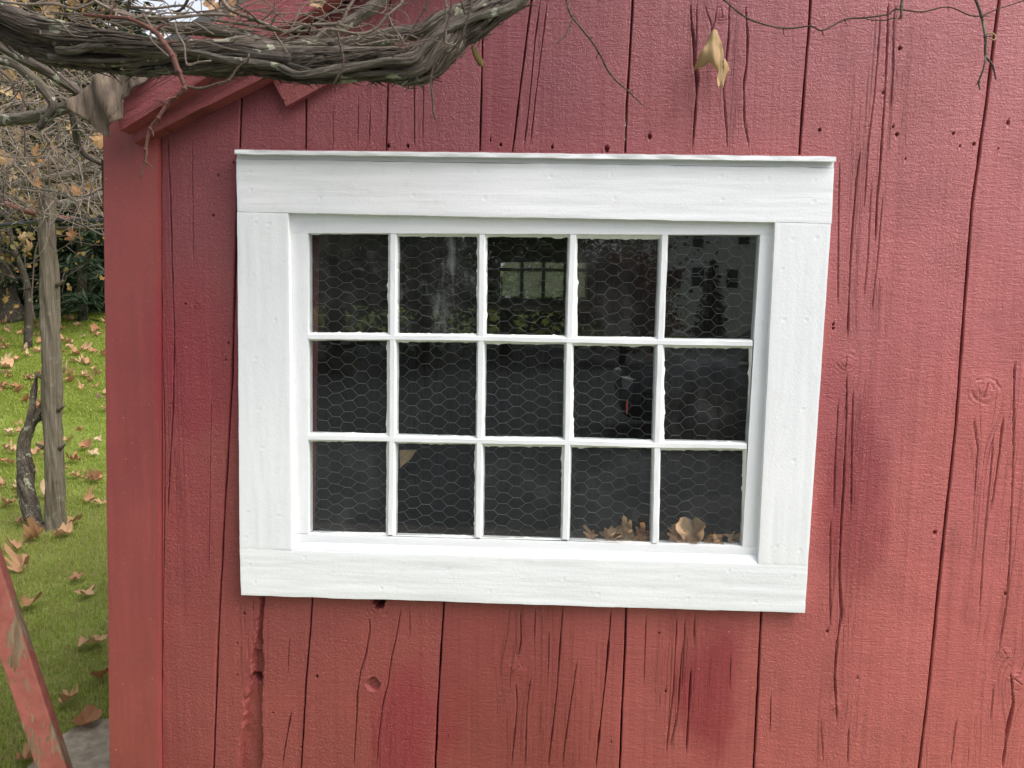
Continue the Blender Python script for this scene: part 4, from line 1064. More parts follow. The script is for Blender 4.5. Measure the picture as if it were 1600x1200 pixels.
def strips(pts, rad, n, mat, seed, root, lmax=.14):
    """flat stringy strips of bark lying along the trunk, ends lifting"""
    r = np.random.default_rng(seed); sp = []
    seg = np.linalg.norm(np.diff(pts, axis=0), axis=1); cs = np.concatenate([[0], np.cumsum(seg)])
    for k in range(n):
        L_ = r.uniform(.03, lmax); s0 = r.uniform(0, cs[-1] - L_); a0 = r.uniform(0, 6.28); tw = r.uniform(2, 8)
        q = []; w0 = r.uniform(.0012, .0032); lift = r.choice([0, 0, 1]) * r.uniform(.002, .012)
        for j in range(6):
            s_ = s0 + L_ * j / 5; i = min(len(seg) - 1, np.searchsorted(cs, s_) - 1 if s_ > 0 else 0); u = (s_ - cs[i]) / seg[i]
            c = pts[i] * (1 - u) + pts[i + 1] * u; t_ = (pts[i + 1] - pts[i]) / seg[i]; rr = rad[i] * (1 - u) + rad[i + 1] * u
            n1 = np.cross(t_, [0, 0, 1.0]); n1 /= np.linalg.norm(n1); n2 = np.cross(n1, t_)
            a = a0 + tw * L_ * j / 5 + r.normal(0, .05)
            q.append(c + (n1 * math.cos(a) + n2 * math.sin(a)) * (rr * r.uniform(.95, 1.04) + lift * max(0, j - 3) / 2))
        sp.append((q, [w0 * .3, w0, w0 * 1.1, w0, w0 * .7, w0 * .2], dict(nseg=4, step=.01, rough=.15)))
    o = vpart('bark_strips', tubes_mesh('bark_strips', sp), mat, root); tag(o, kind='stuff'); return o
MSTRIP = mat_bark('stringy bark strips', (0.06, 0.046, 0.037), (0.18, 0.14, 0.112), (0.45, 0.39, 0.33), 0.3)
strips(A_pts, A_rad * 1.06, 800, MSTRIP, 13, vine); strips(A_pts, A_rad, 160, MVINE, 15, vine); strips(M_pts, M_rad, 120, MSTRIP, 14, vine, .1); strips(U_pts, U_rad, 160, MSTRIP, 16, vine)
# canes
def cane(L_, d0, d1, mat, root, name='cane', nodes=True, seed=0):
    pts, rad = pp(L_, d0, d1)
    r = np.random.default_rng(int(seed) + 77)
    pts[1:-1] += r.normal(0, .0022, pts[1:-1].shape)
    sp = [(pts, rad, dict(nseg=8, step=.006, rough=.12, seed=int(seed)))]
    if nodes:
        for i in range(1, len(pts) - 1):                     # swollen joints and broken spurs
            t_ = pts[i + 1] - pts[i - 1]; t_ /= np.linalg.norm(t_)
            sp.append(([pts[i] - t_ * rad[i] * 1.5, pts[i], pts[i] + t_ * rad[i] * 1.5], [rad[i] * .7, rad[i] * 1.5, rad[i] * .7], dict(nseg=8, step=.002)))
            if r.uniform() < .7:
                d = np.cross(t_, r.normal(0, 1, 3)); d /= np.linalg.norm(d); q = r.uniform(3, 9) * rad[i]
                sp.append(([pts[i], pts[i] + d * q * .6 + t_ * q * .2, pts[i] + d * q + t_ * q * .5], [rad[i] * .6, rad[i] * .45, rad[i] * .3], dict(nseg=6, step=.003)))
    return vpart(name, tubes_mesh(name, sp), mat, root)
CN = [
 ([(330, -20, 3.4), (345, 2, 3.4), (362, 14, 3.2), (390, 24, 3), (425, 44, 2.8), (448, 46, 2.6), (478, 38, 2.6), (530, 31, 2.6), (545, 12, 2.4), (560, -12, 2.2)], 1.45, MCANE),
 ([(140, -8, 2.6), (170, 8, 2.6), (215, 24, 2.8), (258, 32, 3), (300, 26, 2.2), (330, 25, 2.2), (366, 25, 2)], 1.42, MCANE),
 ([(148, 2, 2.8), (182, 20, 2.8), (215, 26, 2.4), (228, 18, 2.0), (243, 21, 1.8)], 1.40, MCANE),
 ([(130, 22, 2.4), (170, 26, 2.6), (205, 35, 3), (240, 50, 3.6), (258, 68, 4.2), (270, 90, 4.4), (281, 112, 4.2), (290, 134, 3.6), (274, 150, 3), (256, 161, 3), (246, 184, 2.6), (236, 202, 2.4), (226, 232, 2.6), (227, 254, 2.4), (219, 278, 1.8)], 1.36, MCANER),
 ([(290, 135, 2.2), (312, 136, 2.0), (338, 130, 1.8), (354, 124, 1.8), (370, 108, 1.6), (388, 96, 1.5), (389, 84, 1.3)], 1.37, MCANE2),
 ([(224, 22, 1.8), (232, 45, 1.8), (238, 60, 1.6), (258, 82, 1.5), (272, 95, 1.4)], 1.37, MCANE),
 ([(273, 34, 1.8), (280, 52, 1.7), (288, 74, 1.7), (292, 98, 1.6), (310, 98, 1.5), (330, 95, 1.4)], 1.38, MCANE),
 ([(330, 30, 2), (362, 31, 2), (390, 40, 2.4), (430, 46, 2.4), (480, 48, 2.2), (522, 49, 2.4), (560, 50, 2.4), (585, 42, 2.2), (605, 27, 2.2), (624, 0, 2), (634, -20, 2)], 1.46, MCANE),
 ([(207, 10, 1.8), (240, 12, 1.8), (275, 10, 1.8), (292, 8, 1.6), (310, 20, 1.7), (328, 26, 1.6)], 1.47, MCANE),
 ([(428, 50, 1.5), (440, 66, 1.5), (449, 82, 1.4)], 1.42, MCANE),
 ([(528, 50, 1.8), (531, 72, 1.8), (534, 92, 1.7), (532, 112, 1.6), (520, 134, 1.1)], 1.42, MCANE2),
 ([(676, -20, 1.6), (665, 12, 1.6), (652, 34, 1.5), (640, 54, 1.4), (626, 74, 1.3), (613, 90, 1.2)], 1.44, MCANE2),
 ([(606, 22, 1.6), (614, 42, 1.6), (622, 54, 1.5), (632, 68, 1.4)], 1.45, MCANE),
 ([(692, -20, 1.8), (694, 10, 1.8), (695, 34, 1.7)], 1.45, MCANE),
 ([(708, -20, 1.9), (703, 18, 1.9), (697, 48, 1.9), (690, 76, 1.8), (681, 98, 1.8), (673, 118, 1.8), (674, 150, 1.6), (677, 178, 1.6), (681, 188, 1.2)], 1.42, MCANE2),
 ([(697, 50, 1.6), (700, 64, 1.6), (707, 70, 1.3)], 1.42, MCANE),
 ([(716, -15, 1.5), (722, 14, 1.5), (726, 22, 1.3)], 1.44, MCANE2),
 ([(738, -20, 1.9), (733, 12, 1.8), (727, 38, 1.8), (720, 60, 1.7), (712, 86, 1.5)], 1.43, MCANE2),
 ([(728, 52, 1.5), (712, 76, 1.4), (695, 94, 1.2)], 1.44, MCANE2),
 ([(0, 2, 2.2), (40, 4, 2.2), (90, 10, 2.2), (118, 12, 2), (150, 3, 2), (172, -8, 2)], 1.40, MCANE),
 ([(300, -14, 2.4), (286, 10, 2.2), (272, 20, 2.0)], 1.47, MCANE2),
 ([(200, -14, 2.6), (206, 4, 2.4), (198, 24, 2.2)], 1.47, MCANE2),
 ([(486, 22, 1.6), (488, 34, 1.7), (482, 50, 1.6)], 1.44, MCANE2),
 ([(380, -10, 1.6), (372, 8, 1.6), (388, 22, 1.6), (402, 34, 1.5), (420, 44, 1.4)], 1.44, MCANE2),
]
for k, (l, d, m) in enumerate(CN): cane(l, d, d + .02, m, vine, 'cane', True, k)
r8 = np.random.default_rng(31); sp = []
for k in range(200):
    x = r8.uniform(-30, 620); yc = 20 + 40 * (x / 620) if r8.uniform() < .6 else r8.uniform(-20, 25)
    a = r8.normal(.05, .45); n = r8.integers(3, 7); w = r8.uniform(.45, 1.6); d = r8.uniform(1.38, 1.62); q = []
    y = yc + r8.normal(0, 14)
    if y > 75: continue
    for j in range(n):
        q.append((x, y, w * (1 - .1 * j))); st = r8.uniform(9, 30); x += math.cos(a) * st; y += math.sin(a) * st * .7; a += r8.normal(0, .35)
    if y > 95: continue
    p_, r_ = pp(q, d, d + r8.uniform(-.05, .05)); sp.append((p_, r_, dict(nseg=6, step=.012, rough=.1)))
vf = vpart('fine_canes', tubes_mesh('fine_canes', sp), MCANE, vine); tag(vf, kind='stuff')
# twigs hanging before the wall on the right
tw1 = thing('vine_twig', 'thin forked dry twig slanting across the wall right of the vine', 'twig', tuple(P(900, 40, 1.72)))
cane([(878, -25, 1.7), (886, 0, 1.7), (896, 24, 1.7), (922, 61, 1.6), (936, 82, 1.5), (954, 115, 1.5), (985, 146, 1.2), (1006, 166, .7)], 1.72, 1.76, MCANE2, tw1, 'stem', True, 41)
cane([(896, 24, 1.3), (892, 38, 1.2), (884, 55, 1.1), (870, 68, .9)], 1.72, 1.70, MCANE2, tw1, 'side_shoot', True, 42)
tw2 = thing('vine_twig', 'long thin wiry tendril running along the wall at top right', 'twig', tuple(P(1300, 40, 1.7)))
cane([(1110, -18, 1.3), (1133, 0, 1.3), (1172, 27, 1.3), (1225, 42, 1.3), (1266, 43, 1.3), (1284, 47, 1.4), (1318, 33, 1.3), (1350, 26, 1.3), (1388, 22, 1.2), (1402, 15, 1.2), (1440, 16, 1.1), (1480, 12, 1.0), (1523, 26, 1.0), (1560, 17, .9), (1600, 0, .9), (1640, -20, .9)], 1.72, 1.72, MCANE2, tw2, 'stem', True, 43)
cane([(1350, 26, .9), (1356, 31, .9), (1378, 32, .9), (1388, 34, .9), (1400, 28, .9)], 1.72, 1.72, MCANE2, tw2, 'side_shoot', False, 44)
cane([(1414, -20, 2.4), (1411, 10, 2.2), (1406, 24, 1.8), (1404, 30, 1.6)], 1.70, 1.71, MCANE, tw2, 'side_shoot', True, 45)
tw3 = thing('vine_twig', 'greyish twig with knobbly forked tip hanging at the top right', 'twig', tuple(P(1540, 60, 1.66)))
cane([(1515, -30, 2.2), (1525, 0, 2.2), (1534, 26, 2.1), (1541, 56, 2.0), (1541, 84, 2.0), (1548, 104, 1.6), (1556, 124, 1.2)], 1.66, 1.68, MVINE2, tw3, 'stem', True, 46)
cane([(1541, 86, 1.5), (1536, 108, 1.3), (1532, 128, 1.6), (1531, 140, 1.2)], 1.67, 1.68, MVINE2, tw3, 'side_shoot', True, 47)
cane([(1541, 54, 1.0), (1550, 52, 1.0), (1556, 56, 1.0), (1553, 62, 1.0), (1547, 60, 1.0)], 1.66, 1.66, MLEAFT, tw3, 'tendril', False, 48)
f0b = W(747, 92)
sheet('hanging_leaf', [(736, 70), (742, 72), (748, 84), (756, 98), (755, 108), (748, 104), (742, 94), (738, 82)], -0.25, lambda x, z: .01 * math.sin((x + z) * 90), mat_leaf('olive pod', [(0.20, 0.15, 0.045), (0.24, 0.18, 0.06)], .3), .002, 3, 'small olive brown withered leaf dangling below the vine', 'leaf')
for (x, y, s, d, lb) in [(500, 8, .38, 1.6, 'small orange leaf caught above the lichened vine limb'), (328, 14, .5, 1.6, 'rust brown leaf caught in canes by the barge board'), (350, 18, .45, 1.62, 'orange brown leaf lodged between canes and roof edge'), (206, 108, .5, 1.52, 'tan shred of leaf below the vine at the roof edge')]:
    drop_leaf(P(x, y, d), s, random.uniform(0, 6), 1.2, LM[int(x) % 7], MLEAFB, lb, 'leaves caught in the vine', 'caught_leaf', random.uniform(-.5, .5))

# ------------------------------------------------------------------ arbor beyond the shed corner
arb = thing('arbor_post', 'weathered grey cedar post of the arbor standing in the lawn', 'post', tuple(G(82, 830)))
DPO = float((G(82, 828) - CAM) @ fwd)
Lp = [(73, 288, 14.5), (74, 330, 14.5), (75, 380, 14.8), (77, 430, 15.5), (78, 480, 16), (80, 540, 16.5), (81, 600, 16.5), (82, 660, 16.5), (85, 720, 17), (86, 780, 16.5), (88, 826, 15.5), (88, 850, 15)]
pts, rad = pp(Lp, DPO, DPO); rad = np.minimum(rad, rad[0] * 1.06) * .90
o = obj('post', tubes_mesh('post', [(pts, rad, dict(nseg=44, step=.015, rough=.28, twist=.5, ridge=3.8, seed=301))]), MPOST, arb); o.location = -arb.location
stub = []
for (x, y, s) in ((96, 640, 1), (98, 700, 1), (64, 700, -1), (62, 590, -1), (95, 445, 1)):
    c = P(x - s * 4, y, DPO - .02); stub.append(([c, c + np.array([.045 * s, -.01, .03])], [.016, .007], dict(nseg=8, step=.01)))
for sb in stub:
    o = obj('branch_stub', tubes_mesh('branch_stub', [sb]), MPOST, arb); o.location = -arb.location
def loose(name, label, cat, L_, d0, d1, mat, ridge=2.6, rough=.3, seed=0, nseg=20, group=None, step=.012):
    pts, rad = pp(L_, d0, d1)
    me = tubes_mesh(name, [(pts, rad, dict(nseg=nseg, step=step, rough=rough, ridge=ridge, twist=1.5, seed=seed))])
    o = obj(name, me, mat); tag(o, label, cat, group); return o
stem = thing('grape_vine', 'twisted dark vine stem rising from the grass beside the arbor post', 'vine', tuple(G(55, 825)))
pts, rad = pp([(72, 832, 9), (60, 825, 12), (50, 800, 9.5), (45, 770, 9), (41, 730, 9), (39, 700, 9), (42, 680, 9.5), (50, 660, 9), (62, 646, 8), (72, 632, 7), (82, 600, 6)], DPO, DPO + .05)
o = obj('stem', tubes_mesh('stem', [(pts, rad, dict(nseg=28, step=.008, rough=.5, twist=7, ridge=3, seed=305))]), MVINE, stem); o.location = -stem.location
pts, rad = pp([(46, 812, 7), (36, 780, 6), (33, 740, 6), (34, 700, 6), (42, 676, 6.5), (50, 640, 5.5), (53, 610, 4.5), (57, 588, 1.5)], DPO + .02, DPO)
o = obj('side_stem', tubes_mesh('side_stem', [(pts, rad, dict(nseg=22, step=.008, rough=.45, twist=6, ridge=3, seed=307))]), MVINE, stem); o.location = -stem.location
GA = 'weathered poles of the arbor'
loose('arbor_pole', 'mossy thick pole of the arbor at the roof eave, uppermost of the poles', 'pole', [(-60, 196, 9), (0, 188, 9), (40, 184, 9), (80, 176, 8), (118, 162, 8), (170, 145, 8)], 3.2, 3.0, MVINE2, seed=311, group=GA)
loose('arbor_pole', 'grey brown pole lying across the top of the arbor post', 'pole', [(-60, 302, 7.5), (0, 292, 7.5), (60, 284, 7.5), (100, 276, 7.5), (165, 262, 7.5), (230, 250, 7.5)], DPO - .05, DPO - .3, MPOST, 2, .12, 313, group=GA)
loose('arbor_pole', 'lichen spotted limb just above the black pipe', 'pole', [(86, 322, 7), (110, 318, 8), (140, 312, 9), (170, 306, 9), (220, 300, 9)], DPO + .3, DPO + .2, MVINE2, seed=315, group=GA)
loose('arbor_pole', 'short knotty limb stub on the arbor beside the shed corner', 'pole', [(104, 276, 7), (120, 268, 7), (134, 258, 6.5), (146, 252, 5.5)], DPO - .2, DPO - .25, MCANE, seed=317, group=GA, step=.01)
loose('arbor_pole', 'smooth reddish brown limb passing behind the arbor post', 'pole', [(-30, 310, 5), (5, 318, 5), (30, 326, 5.5), (60, 334, 5), (100, 341, 4), (140, 346, 2.5)], DPO + .15, DPO + .2, MCANER, 1.5, .1, 319, group=GA)
loose('arbor_pole', 'diagonal dark limb below the big vine at left', 'pole', [(-40, 40, 9), (0, 68, 9), (40, 92, 9), (70, 108, 8.5), (95, 124, 8), (120, 142, 7), (160, 170, 6)], 2.6, 2.8, MVINE, seed=321, group=GA)
loose('arbor_pole', 'second dark limb falling under the diagonal one', 'pole', [(-20, 90, 8), (20, 100, 8), (50, 122, 8), (72, 146, 8), (82, 168, 7), (60, 200, 4)], 2.9, 3.0, MVINE, seed=323, group=GA)
loose('arbor_pole', 'dark drooping stem hanging from the mossy pole', 'pole', [(112, 172, 5), (118, 200, 6), (122, 225, 5), (136, 244, 4), (160, 256, 3.5)], 3.4, 3.6, MVINE, seed=325, group=GA)
pipe = loose('water_pipe', 'black plastic pipe running level behind the arbor post', 'pipe', [(-80, 358, 3.2), (0, 352, 3.4), (60, 347, 3.6), (110, 345, 3.8), (165, 345, 4.0), (240, 347, 4)], DPO + .25, DPO - .2, MPIPE, 0, 0, 327, 14)
loose('arbor_pole', 'thin flat lath under the black pipe', 'pole', [(90, 357, 3), (130, 356, 3), (165, 352, 3), (230, 348, 3)], DPO + .25, DPO + .1, MPOST, 1.2, .1, 329, group=GA)
# tangle of dry canes on the arbor
r5 = np.random.default_rng(99); sp = []
for k in range(1150):
    d = r5.uniform(2.9, 6.8)
    x, y = r5.uniform(-90, 205), r5.choice([r5.uniform(60, 300), r5.uniform(120, 350)])
    a = r5.normal(0, .8) if r5.uniform() < .7 else r5.uniform(0, 6.28)
    n = r5.integers(3, 7); q = []; w = r5.uniform(.4, 1.15) * 3.5 / d * (1.8 if r5.uniform() < .15 else 1)
    sl = r5.uniform(10, 26)
    for j in range(n):
        q.append((x, y, w * (1 - .1 * j))); x += math.cos(a) * sl; y += math.sin(a) * sl * .8 + r5.uniform(-2, 5); a += r5.normal(0, .35)
    p_, r_ = pp(q, d, d + r5.uniform(-.25, .25)); sp.append((p_, r_, dict(nseg=5, step=.03, rough=0)))
half = len(sp) * 2 // 5
tang2 = obj('vine_tangle', tubes_mesh('vine_tangle', sp[:half]), MVINE2); tag(tang2, 'tangle of grey lichened canes covering the arbor', 'vine canes', kind='stuff')
tang = obj('vine_tangle', tubes_mesh('vine_tangle', sp[half:]), MCANE); tag(tang, 'tangle of dry tan and brown canes covering the arbor', 'vine canes', kind='stuff')
sp = []
for (q, d) in [([(40, 238, 1.6), (48, 262, 1.7), (56, 288, 1.8), (62, 312, 1.8), (68, 335, 1.6), (76, 362, 1.5), (84, 390, 1.4)], DPO - .12), ([(38, 130, 1.8), (36, 180, 1.8), (40, 220, 1.7), (38, 246, 1.5)], 3.2), ([(40, 62, 1.5), (60, 88, 1.5), (110, 132, 1.6), (150, 168, 1.6), (186, 201, 1.4)], 1.9),
               ([(72, 190, 1.4), (76, 240, 1.4), (77, 290, 1.3), (74, 330, 1.2)], 4), ([(90, 180, 1.3), (92, 240, 1.2), (88, 290, 1.2)], 4.1), ([(62, 372, 1.1), (55, 395, 1.1), (52, 430, 1.1), (50, 470, 1.1), (54, 500, .9)], DPO - .1), ([(88, 370, 1.0), (112, 368, 1.0), (130, 376, .8)], DPO), ([(5, 230, 2.2), (12, 270, 2.2), (3, 320, 2)], 4.5), ([(-5, 105, 2.4), (10, 118, 2.4), (20, 130, 2.0), (22, 148, 1.6)], 3.0)]:
    p_, r_ = pp(q, d, d); sp.append((p_, r_, dict(nseg=7, step=.015, rough=.1)))
o = obj('hanging_canes', tubes_mesh('hanging_canes', sp), MCANE2); tag(o, 'long thin canes trailing down around the arbor post', 'vine canes', kind='stuff')
GHL = 'leaves hanging in the arbor'
hl = [(8, 250), (32, 268), (52, 262), (55, 248), (95, 284), (100, 292), (14, 274), (20, 262), (50, 284), (52, 318), (142, 288), (140, 294), (120, 300), (95, 306), (25, 302), (112, 205), (110, 222), (155, 222), (86, 228), (46, 238), (18, 120), (8, 145), (52, 98), (72, 100), (115, 105), (45, 362), (114, 371), (34, 372), (12, 366), (30, 152), (140, 60), (60, 5), (85, 8), (110, 4), (40, 4), (20, 8), (70, 20), (95, 16), (165, 14), (128, 8), (5, 198), (30, 215), (48, 388)]
for k, (x, y) in enumerate(hl):
    d = 3.6 + 2.2 * lr.uniform() if y > 60 else 3.0 + lr.uniform()
    s = lr.uniform(.55, 1.0)
    drop_leaf(P(x, y, d), s, lr.uniform(0, 6.3), lr.uniform(.7, 2.0), LM[lr.integers(0, 7)].copy() if k < 0 else OLM[lr.integers(0, 4)] if 'OLM' in globals() else LM[0], MLEAFO, 'orange or tan dry leaf hanging among the arbor canes', GHL, 'hanging_leaf', lr.uniform(-.6, .6)) if False else None
OLM = [leaf_mesh('hanging_leaf', .12, .6, 60 + s) for s in range(4)]
for m in OLM: m.materials.append(MLEAFO)
for k, (x, y) in enumerate([h_ for i_, h_ in enumerate(hl) if i_ % 3 != 1]):
    d = 3.6 + 2.0 * lr.uniform() if y > 60 else 3.0 + lr.uniform()
    drop_leaf(P(x, y, d), lr.uniform(.55, 1.05), lr.uniform(0, 6.3), lr.uniform(.7, 2.0), OLM[lr.integers(0, 4)], MLEAFO, ('leaf showing above the thick vine at the top left' if y < 60 else 'dry leaf hanging below the black pipe' if y > 352 else 'dry leaf hanging in the canes beside the arbor post top' if y > 258 else 'dry leaf hanging high in the canes at the roof corner'), GHL, 'hanging_leaf', lr.uniform(-.6, .6))

# ------------------------------------------------------------------ leaning peeling board, bottom left, and slab
t = NT('peeling red paint'); co = t.coord(); pn = t.noise(t.mapping(co, (14, 14, 4)), 1.0, 5, 0.65, .4); wn_ = t.noise(t.mapping(co, (60, 60, 3)), 1.0, 4)
cw = t.ramp(wn_, [(.3, (0.15, 0.085, 0.045)), (.6, (0.31, 0.22, 0.15)), (.8, (0.36, 0.29, 0.23))])
msk = t.math('GREATER_THAN', t.math('MULTIPLY_ADD', t.noise(t.mapping(co, (70, 70, 22)), 1.0, 4, .7), .30, t.math('MULTIPLY', pn, .75)), 0.505)
cc = t.mix(msk, cw, t.ramp(t.noise(co, 30, 3), [(.3, (0.30, 0.085, 0.068)), (.7, (0.40, 0.13, 0.10))]))
MPEEL = t.fin(cc, .75, t.bump(msk, .7, .0012, t.bump(wn_, .5, .002)), .3)
lb_ = thing('leaning_board', 'leaning old square timber with peeling red paint in the bottom left corner', 'board', tuple(G(85, 1290)))
d_ = 2.25
def quadpx(a, b, c, e, da, th):
    f_ = [P(*a, da), P(*b, da), P(*c, da), P(*e, da)]
    return f_, [p + np.array([-.02, th, .0]) for p in f_]
f_, bk_ = quadpx((-128, 640), (-80, 640), (133, 1290), (85, 1290), d_, .05)
o = obj('timber', bevel(hexa_mesh('timber', f_[::-1], bk_[::-1]), .006, 2), MPEEL, lb_); o.location = -lb_.location
sl_ = thing('stepping_slab', 'worn grey concrete slab set in the grass by the shed corner', 'slab', (0, 0, 0))
bm = bmesh.new(); q = [G(75, 1172), (G(110, 1150)), G(150, 1134), G(215, 1128), G(330, 1300), G(60, 1400), G(20, 1235)]
vs_ = [bm.verts.new((p[0], p[1], .0)) for p in q]; f_ = bm.faces.new(vs_)
r_ = bmesh.ops.extrude_face_region(bm, geom=[f_]); [setattr(v.co, 'z', .028) for v in r_['geom'] if isinstance(v, bmesh.types.BMVert)]
bmesh.ops.recalc_face_normals(bm, faces=list(bm.faces)); bmesh.ops.bevel(bm, geom=list(bm.edges), offset=.008, segments=2, affect='EDGES')
me = bpy.data.meshes.new('slab'); bm.to_mesh(me); bm.free(); obj('slab', me, MCONC, sl_)

# ------------------------------------------------------------------ grass blades on the lawn
def blades(n, region, hmin, hmax, wid, seed):
    r = np.random.default_rng(seed)
    Pb = region(r, n); n = len(Pb)
    h = r.uniform(hmin, hmax, n); a = r.uniform(0, 2 * np.pi, n); ln = r.uniform(.2, 1.1, n)
    w = wid * r.uniform(.6, 1.3, n)
    dx, dy = np.cos(a), np.sin(a); sx, sy = -dy, dx
    b = np.stack([Pb[:, 0], Pb[:, 1], terr(Pb[:, 1])], -1); S = np.stack([sx, sy, np.zeros(n)], -1) * w[:, None]
    mid = b + np.stack([dx * h * ln * .25, dy * h * ln * .25, h * .6], -1)
    tip = b + np.stack([dx * h * ln, dy * h * ln, h * (1.05 - .35 * ln)], -1)
    V = np.stack([b - S, b + S, mid + S * .8, mid - S * .8, tip], 1).reshape(-1, 3)
    o = (np.arange(n) * 5)[:, None]
    me = mesh_np('grass', V, [o + np.array([[0, 1, 2, 3]]), o + np.array([[3, 2, 4]])], True)
    attr_f(me, 'lr', np.repeat(r.uniform(0, 1, n), 5))
    return me
NRM = None
def region_px(x0, x1, y0, y1, pw=1.0, clump=True):
    def f(r, n):
        # uniform over the ground between two photo rows, inside the left strip
        d0 = G(80, y1)[1]; d1 = min(G(80, y0)[1], 16.0)
        y = d0 + (d1 - d0) * r.uniform(0, 1, n * 2) ** pw
        u = r.uniform(0, 1, n * 2)
        la, lb2 = P(x0, 474, 3.0), P(x0, 474, 9.0); ra, rb = P(x1, 474, 3.0), P(x1, 474, 9.0)
        xl = la[0] + (lb2[0] - la[0]) * (y - la[1]) / (lb2[1] - la[1]); xr = ra[0] + (rb[0] - ra[0]) * (y - ra[1]) / (rb[1] - ra[1])
        x = xl + (xr - xl) * u
        k = fnoise(x * 5, y * 5, 61, 3) + r.uniform(-1.2, 1.2, n * 2)
        keep = np.where(k > -.6)[0][:n]
        return np.stack([x[keep], y[keep]], -1)
    return f
g1 = obj('grass', blades(60000, region_px(-140, 330, 800, 1280), .015, .040, .0014, 1), MGRASS); tag(g1, 'short green lawn grass near the shed corner', 'grass', kind='stuff')
g2 = obj('grass', blades(110000, region_px(-140, 330, 555, 800), .016, .042, .0024, 2), MGRASS); tag(g2, 'green lawn grass around the arbor post', 'grass', kind='stuff')
g3 = obj('grass', blades(140000, region_px(-140, 330, 486, 660, .75), .025, .055, .0042, 3), MGRASS); tag(g3, 'bright lawn grass reaching back to the trees', 'grass', kind='stuff')
g4 = obj('grass', blades(42000, region_px(-140, 330, 760, 1280), .012, .04, .0015, 4), MGRASSD); tag(g4, 'dry straw coloured grass near the shed corner', 'grass', kind='stuff')

# ------------------------------------------------------------------ trees
def cards(centers, size, seed, aspect=1.0, droop=0.0, dirs=None):
    r = np.random.default_rng(seed); n = len(centers)
    d = r.normal(0, 1, (n, 3)) if dirs is None else dirs + r.normal(0, .35, (n, 3))
    d[:, 2] -= droop; d /= np.linalg.norm(d, axis=1)[:, None]
    e = np.cross(d, r.normal(0, 1, (n, 3))); e /= np.linalg.norm(e, axis=1)[:, None]
    nrm = np.cross(d, e)
    s = size * r.uniform(.6, 1.4, n)[:, None]
    V = np.stack([centers - d * s * .5, centers + e * s * .5 * aspect + nrm * s * .08, centers + d * s * .5, centers - e * s * .5 * aspect + nrm * s * .08], 1).reshape(-1, 3)
    Q = (np.arange(n) * 4)[:, None] + np.arange(4)[None]
    return V, Q, np.repeat(r.uniform(0, 1, n), 4)
def leafy_tree(name, label, loc, h, rad, mat, nleaf, seed, trunk_r=.12, lsize=.09, base=.25, group=None, cat='tree'):
    r = np.random.default_rng(seed)
    root = thing(name, label, cat, loc, group)
    sp = []; tips = []
    top = np.array([r.uniform(-.3, .3), r.uniform(-.3, .3), h * .8])
    path = [np.zeros(3), np.array([.03, .02, h * .25]) , top * .6, top]
    sp.append((path, [trunk_r * 1.2, trunk_r, trunk_r * .6, trunk_r * .15], dict(nseg=12, step=.15, rough=.15, ridge=2, seed=seed)))
    nb = 26
    for k in range(nb):
        u = base + (1 - base) * (k + r.uniform()) / nb
        z = h * .8 * u; a = k * 2.4 + r.uniform(-.4, .4)
        L_ = rad * (1.0 - .55 * u) * r.uniform(.7, 1.15)
        p0 = np.array([top[0] * u, top[1] * u, z]); e = np.array([math.cos(a), math.sin(a), r.uniform(.15, .7)]); 
        p1 = p0 + e * L_ * .5; p2 = p0 + e * L_ + np.array([0, 0, r.uniform(-.1, .25) * L_])
        sp.append(([p0, p1, p2], [trunk_r * .35 * (1.1 - u), trunk_r * .2 * (1.1 - u), .006], dict(nseg=6, step=.2)))
        for j in range(5):
            c = p1 + (p2 - p1) * r.uniform(-.2, 1.1); q = c + r.normal(0, .22 * rad, 3)
            sp.append(([c, (c + q) / 2 + r.normal(0, .03, 3), q], [.012, .008, .003], dict(nseg=4, step=.2)))
            tips.append((q, .16 * rad)); tips.append((c, .14 * rad))
        tips.append((p2, .2 * rad))
    tm = tubes_mesh('trunk', sp); obj('trunk', tm, MTRUNK, root)
    ti = r.integers(0, len(tips), nleaf)
    cen = np.array([tips[i][0] for i in ti]) + r.normal(0, 1, (nleaf, 3)) * np.array([tips[i][1] for i in ti])[:, None]
    cen = cen[cen[:, 2] > h * base * .5]
    V, Q, lrv = cards(cen, lsize, seed + 1, .75)
    me = mesh_np('crown', V, Q, False); attr_f(me, 'lr', lrv * .98)
    obj('crown', me, mat, root)
    return root
